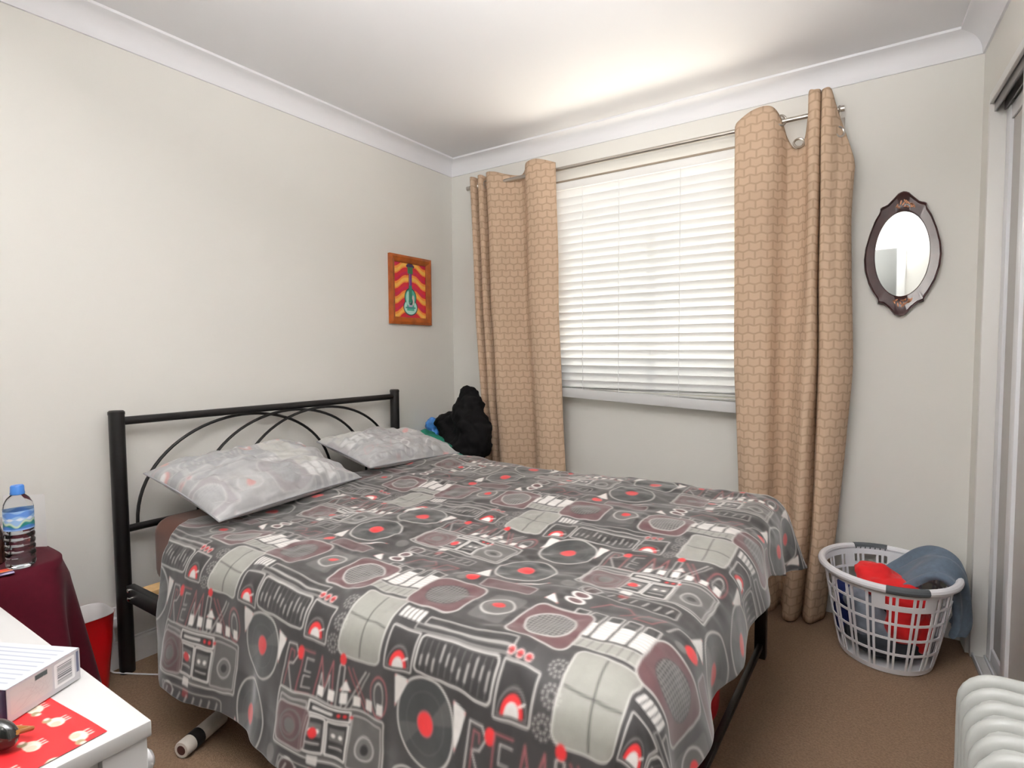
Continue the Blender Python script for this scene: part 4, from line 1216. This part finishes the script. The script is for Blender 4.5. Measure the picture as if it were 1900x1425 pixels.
PRT = mat('printed_paper', (128, 128, 128), 0.45, vcol=True)
rp = thing('gift_paper', (1.6, -2.68, DT), 'red paper printed with small sheep, lying on the white chest', 'paper')
ra = Vector((1.681, -2.626)); rd1 = Vector((-0.142, -0.013)).normalized(); rd2 = Vector((-rd1.y, rd1.x)) * 1.0
flat_print('sheet', lambda u_, v_: np.stack([ra.x + rd1.x * u_ + rd2.x * v_, ra.y + rd1.y * u_ + rd2.y * v_, np.full_like(u_, DT + 0.0012) + 0.0006 * np.sin(u_ * 40)], -1), 0.24, 0.20, 0.0012, sheep_paper, PRT, rp)

# small white carton
bxp = Vector((1.572, -2.685)); bf = Vector((-0.45, 0.893)); bb = Vector((-0.893, -0.45)); BL, BD, BHt = 0.095, 0.17, 0.040


def BXF(u_, v_, z_):
    return (bxp.x + bf.x * u_ + bb.x * v_, bxp.y + bf.y * u_ + bb.y * v_, DT + 0.002 + z_)


ct = thing('carton', (1.47, -2.68, DT), 'small white carton with a barcode on the white chest', 'box')
MB().rbox((0, 0, 0), (BL, BD, BHt), 0.0008, 1).build('box_body', mat('white_card', (200, 201, 204), 0.35), ct, xf=BXF)


def carton_side(X, Y, n):
    p = Print(X, Y, (200, 200, 203), n); w, h = X.max(), Y.max()
    p.rect(0.030, h * 0.55, 0.026, h * 0.38, (206, 204, 202), 0.003); p.rect(0.042, h * 0.85, 0.008, 0.003, (70, 80, 80))
    rs = random.Random(2)
    for k in range(26): p.seg(0.006 + rs.random() * 0.046, h * (0.2 + 0.6 * rs.random()), 0.012 + rs.random() * 0.046, h * (0.2 + 0.6 * rs.random()), 0.0006, (190, 186, 186), 0.5)
    p.rect(0.073, h * 0.52, 0.0135, h * 0.36, (240, 240, 240), 0.001); p.rect(0.073, h * 0.52, 0.0135, h * 0.36, (250, 250, 250), 0.001, line=0.0012)
    y = h * 0.24
    while y < h * 0.80:
        t_ = rs.choice((0.0007, 0.0012, 0.0018)); p.rect(0.073, y, 0.010, t_ / 2, (90, 92, 98)); y += t_ + rs.choice((0.0007, 0.0012))
    p.rect(0.0915, h * 0.6, 0.0018, h * 0.34, (98, 104, 128))
    return p


def carton_top(X, Y, n):
    p = Print(X, Y, (184, 187, 194), n); w, h = X.max(), Y.max()
    rs = random.Random(5)
    for k in range(9):
        x = 0.012 + k * 0.009
        p.seg(x, 0.012, x + 0.002, h * rs.uniform(0.6, 0.95), 0.0022, (126, 131, 146), 0.8)
    return p


def carton_end(X, Y, n):
    p = Print(X, Y, (40, 46, 72), n); w, h = X.max(), Y.max()
    for k in range(6): p.rect(0.01 + k * 0.028, h * 0.5, 0.004, h * 0.45, (96, 104, 124), 0.002, al=0.5)
    return p


flat_print('side_print', lambda u_, v_: np.stack(BXF(u_, np.full_like(u_, -0.0004), v_), -1), BL, BHt, 0.0007, carton_side, PRT, ct)
flat_print('top_print', lambda u_, v_: np.stack(BXF(u_, v_, np.full_like(u_, BHt + 0.0004)), -1), BL, BD, 0.0012, carton_top, PRT, ct)
flat_print('end_print', lambda u_, v_: np.stack(BXF(np.full_like(u_, -0.0004), u_, v_), -1), BD, BHt, 0.0015, carton_end, PRT, ct)

# dark sunglasses cut by the frame edge
sg_ = thing('sunglasses', (1.60, -2.715, DT), 'dark glossy sunglasses on the red sheep paper', 'sunglasses')
LENS = mat('dark_lens', (26, 28, 26), 0.12, coat=0.5)
for k in range(2):
    cxl, cyl = 1.618 - 0.055 * k, -2.706 - 0.022 * k
    b = MB(); n1, n2 = 20, 10; vs = []
    for i in range(n2 + 1):
        ph = math.pi * i / n2 - math.pi / 2
        for j in range(n1):
            w = 2 * math.pi * j / n1
            x_ = 0.027 * math.cos(ph) * math.cos(w); y_ = 0.012 * math.cos(ph) * math.sin(w); z_ = 0.017 * math.sin(ph)
            vs.append((cxl + x_ * 0.9 - y_ * 0.43, cyl + x_ * 0.43 + y_ * 0.9, DT + 0.019 + z_))
    fs = [(i * n1 + j, i * n1 + (j + 1) % n1, (i + 1) * n1 + (j + 1) % n1, (i + 1) * n1 + j) for i in range(n2) for j in range(n1)]
    b.add(vs, fs).build('lens', LENS, sg_, angle=180)
MB().tube([(1.595, -2.715, DT + 0.026), (1.588, -2.718, DT + 0.029)], 0.003, 8).build('bridge', LENS, sg_)
MB().tube([(1.642, -2.694, DT + 0.024), (1.628, -2.678, DT + 0.014), (1.56, -2.705, DT + 0.006)], 0.0026, 8).build('temple', mat('tortoise_plastic', (140, 92, 40), 0.3), sg_)

# ------------------------------------------------------------------ bedside table under a maroon cloth
bt = thing('bedside_table', (0.27, -2.50, 0), 'small bedside table hidden under the maroon cloth', 'table')
TZ = 0.594
MB().rbox((0.06, -2.70, TZ - 0.02), (0.44, -2.31, TZ), 0.005).build('table_top', DWOOD, bt)
for x in (0.07, 0.40):
    for y in (-2.69, -2.35):
        MB().rbox((x, y, 0), (x + 0.03, y + 0.03, TZ - 0.02), 0.003).build('leg', DWOOD, bt)
# cloth: rounded rectangle rings from the top outwards and down
TC = (0.25, -2.505); nr = 160
ws = np.linspace(0, 2 * math.pi, nr, endpoint=False)


def sq(w, hx, hy, e=6.0):
    c_, s_ = np.cos(w), np.sin(w); k_ = (np.abs(c_) ** e + np.abs(s_) ** e) ** (-1 / e)
    return hx * c_ * k_, hy * s_ * k_


rowsC = []
for t in np.linspace(0.02, 1, 14):
    x, y = sq(ws, 0.225 * t, 0.238 * t); rowsC.append(np.stack([TC[0] + x, TC[1] + y, np.full(nr, TZ + 0.004)], -1))
for t in np.linspace(0.04, 1, 34):
    fl = 0.012 * min(1, t * 8) + 0.055 * t; fo = 0.034 * t ** 0.7
    x, y = sq(ws, 0.228 + fl, 0.240 + fl, 5.0 - 2 * t)
    k_ = 1 + fo / 0.25 * np.sin(ws * 11 + 1.3 * np.sin(ws * 2)) + 0.3 * fo / 0.25 * np.sin(ws * 5)
    X_ = np.maximum(TC[0] + x * k_, 0.012 + 0.006 * np.sin(ws * 11))
    rowsC.append(np.stack([X_, TC[1] + y * k_, np.full(nr, TZ + 0.004 - 0.012 * min(1, t * 6) - 0.50 * t)], -1))
CLM = mat('maroon_cloth', (70, 8, 24), 0.85, noise=0.12, nscale=60, spec=0.2, sheen=0.05)
o = grid_mesh('tablecloth', np.array(rowsC), CLM, wrap=True)
tag(o, 'maroon cloth draped over the bedside table by the wall', 'tablecloth')
so = o.modifiers.new('thickness', 'SOLIDIFY'); so.thickness = 0.002; so.offset = 0

TZ2 = TZ + 0.006
bo = thing('water_bottle', (0.43, -2.37, TZ2), 'clear plastic water bottle with blue cap and landscape label', 'bottle')
PET = mat('clear_plastic', (248, 250, 252), 0.05, trans=1.0, ior=1.2)
pr = [(0.026, 0.0), (0.031, 0.004), (0.033, 0.012)]
for k in range(5):
    z = 0.016 + k * 0.017; pr += [(0.033, z), (0.0335, z + 0.006), (0.0312, z + 0.011), (0.0330, z + 0.016)]
pr += [(0.0325, 0.105), (0.0325, 0.158), (0.0335, 0.163), (0.031, 0.176), (0.024, 0.190), (0.0145, 0.200), (0.0135, 0.210)]
MB().lathe(pr, (0.43, -2.37, TZ2), 32).build('bottle_body', PET, bo)
MB().lathe([(max(r_ - 0.0016, 0.001), z + 0.002) for r_, z in pr if z < 0.150], (0.43, -2.37, TZ2), 32).build('water', mat('water', (245, 250, 252), 0.0, trans=1.0, ior=1.33), bo)
MB().lathe([(0.0155, 0.200), (0.0165, 0.203), (0.0155, 0.207), (0.0150, 0.222), (0.013, 0.225), (0.0, 0.2255)], (0.43, -2.37, TZ2), 28, cap1=False).build('cap', mat('blue_cap', (62, 120, 196), 0.35), bo)
Wl, Vl = np.meshgrid(np.linspace(0, 2 * math.pi, 120), np.linspace(0, 0.052, 36))
pl = Print(Wl * 0.033, Vl, (150, 184, 224), 0.0018)
hill = 0.016 + 0.006 * np.sin(Wl * 3) + 0.004 * np.sin(Wl * 7 + 1)
pl.put((Vl - hill - 0.006) * 0.5, (196, 214, 190)); pl.put((Vl - hill) * 0.5, (34, 122, 118)); pl.put(Vl - 0.010 - 0.003 * np.sin(Wl * 4), (60, 110, 180)); pl.put(Vl - 0.004, (140, 170, 220))
pl.put(np.abs(Vl - 0.042) - 0.006 - 0.003 * np.sin(Wl * 5), (92, 136, 206)); pl.put(np.abs(Vl - 0.030) - 0.002 + 0.002 * np.sin(Wl * 9), (226, 232, 244))
Pl = np.stack([0.43 + 0.0331 * np.cos(Wl), -2.37 + 0.0331 * np.sin(Wl), TZ2 + 0.106 + Vl], -1)
grid_mesh('label', Pl, PRT, bo, col=pl.C)

wc = thing('greeting_card', (0.29, -2.315, TZ2), 'white folded card standing behind the water bottle', 'card')
CARD = mat('card_white', (236, 236, 234), 0.6)
b = MB(); b.prism([(0, 0), (0.12, 0), (0.12, 0.16), (0, 0.16)], lambda u_, v_, d__: (0.20 + u_ * 0.75 + d__, -2.345 + u_ * 0.62, TZ2 + v_), 0, 0.0015); b.build('front_leaf', CARD, wc)
b = MB(); b.prism([(0, 0), (0.12, 0), (0.12, 0.16), (0, 0.16)], lambda u_, v_, d__: (0.20 - u_ * 0.2 + d__, -2.345 + u_ * 0.45, TZ2 + v_), 0, 0.0015); b.build('back_leaf', CARD, wc)
jr = thing('glass_jar', (0.33, -2.405, TZ2), 'dark brown jar with pale lid beside the bottle at the left edge', 'jar')
MB().lathe([(0.026, 0), (0.030, 0.004), (0.031, 0.05), (0.029, 0.085), (0.024, 0.10), (0.023, 0.108)], (0.345, -2.412, TZ2), 28).build('jar_body', mat('amber_glass', (62, 40, 34), 0.15, noise=0.5, nscale=40, coat=0.4), jr)
MB().lathe([(0.026, 0.106), (0.027, 0.110), (0.027, 0.126), (0.025, 0.130), (0.0, 0.1305)], (0.345, -2.412, TZ2), 28, cap1=False).build('lid', mat('lid_pale', (220, 216, 214), 0.4), jr)


def postcard(X, Y, n):
    p = Print(X, Y, (70, 44, 92), n); w, h = X.max(), Y.max()
    p.put(Y - h * 0.3 - 0.006 * np.sin(X * 90), (214, 70, 52)); p.put(np.abs(Y - h * 0.42) - 0.004, (238, 150, 70)); p.put(np.abs(Y - h * 0.8) - 0.004 - 0.003 * np.sin(X * 130), (206, 200, 226)); p.ell(w * 0.6, h * 0.6, 0.012, 0.008, (40, 60, 130))
    return p


fl_ = thing('flyer', (0.50, -2.42, TZ2), 'small colourful flyer lying in front of the water bottle', 'paper')
flat_print('sheet', lambda u_, v_: np.stack([0.425 + v_ * 0.95 - u_ * 0.1, -2.40 - u_ * 0.98 - v_ * 0.12 + 0.01, np.full_like(u_, TZ2 + 0.0012)], -1), 0.11, 0.062, 0.0016, postcard, PRT, fl_)

# ------------------------------------------------------------------ waste bin, plug and things under the bed
wb_ = thing('waste_bin', (0.10, -2.125, 0), 'red waste paper bin with white inside between table and bed', 'bin')
BINR = mat('bin_red', (196, 16, 22), 0.35); BINW = mat('bin_white', (226, 222, 220), 0.5)


def binring(hx, hy, z, n_=48):
    x, y = sq(np.linspace(0, 2 * math.pi, n_, endpoint=False), hx, hy, 4.0)
    return np.stack([0.095 + x, -2.135 + y, np.full(n_, z)], -1)


grid_mesh('bin_wall', np.array([binring(0.02, 0.02, 0.004), binring(0.060, 0.062, 0.004), binring(0.064, 0.066, 0.012), binring(0.078, 0.082, 0.20), binring(0.082, 0.088, 0.278), binring(0.084, 0.090, 0.280)]), BINR, wb_, wrap=True)
grid_mesh('bin_lining', np.array([binring(0.083, 0.089, 0.281), binring(0.0805, 0.0865, 0.278), binring(0.076, 0.080, 0.20), binring(0.062, 0.064, 0.02), binring(0.02, 0.02, 0.015)]), BINW, wb_, wrap=True)
so_ = thing('power_socket', (0.0, -2.01, 0.15), 'white wall socket with plug behind the headboard post', 'socket')
MB().rbox((0.0, -2.045, 0.16), (0.010, -1.965, 0.235), 0.003).build('plate', FOAM, so_)
MB().rbox((0.010, -2.030, 0.168), (0.042, -1.998, 0.205), 0.005).build('plug', FOAM, so_)
MB().tube(catmull([(0.035, -2.014, 0.168), (0.038, -2.014, 0.13), (0.036, -2.02, 0.08), (0.04, -2.03, 0.02), (0.08, -2.0, 0.006), (0.25, -1.9, 0.005)], 30).tolist(), 0.003, 6).build('cord', FOAM, so_)
tr_ = thing('roll', (0.69, -2.05, 0), 'white roll with a black band poking out from under the duvet', 'roll')
RA, RB = Vector((0.712, -2.105, 0.026)), Vector((0.655, -1.955, 0.026))
MB().tube([RA, RA.lerp(RB, 0.02), RB], [0.0225, 0.0245, 0.0245], 20).build('roll_body', mat('roll_white', (206, 198, 188), 0.7, noise=0.08, nscale=40), tr_)
MB().tube([RA.lerp(RB, 0.22), RA.lerp(RB, 0.42)], 0.0255, 20).build('band', mat('black_tape', (28, 26, 26), 0.5), tr_)
MB().tube([RA.lerp(RB, -0.004), RA.lerp(RB, 0.01)], 0.014, 16).build('core', mat('core_brown', (74, 42, 36), 0.7), tr_)
o = lump('storage_bag', [((1.86, -1.12, 0.125), (0.12, 0.22, 0.125)), ((1.86, -1.32, 0.13), (0.12, 0.20, 0.13)), ((1.86, -1.0, 0.11), (0.11, 0.16, 0.11)), ((1.87, -1.15, 0.06), (0.11, 0.26, 0.055))], mat('dark_red_bag', (176, 18, 26), 0.6), disp=0.015, scale=0.12)
tag(o, 'dark red bag pushed under the foot end of the bed', 'bag')
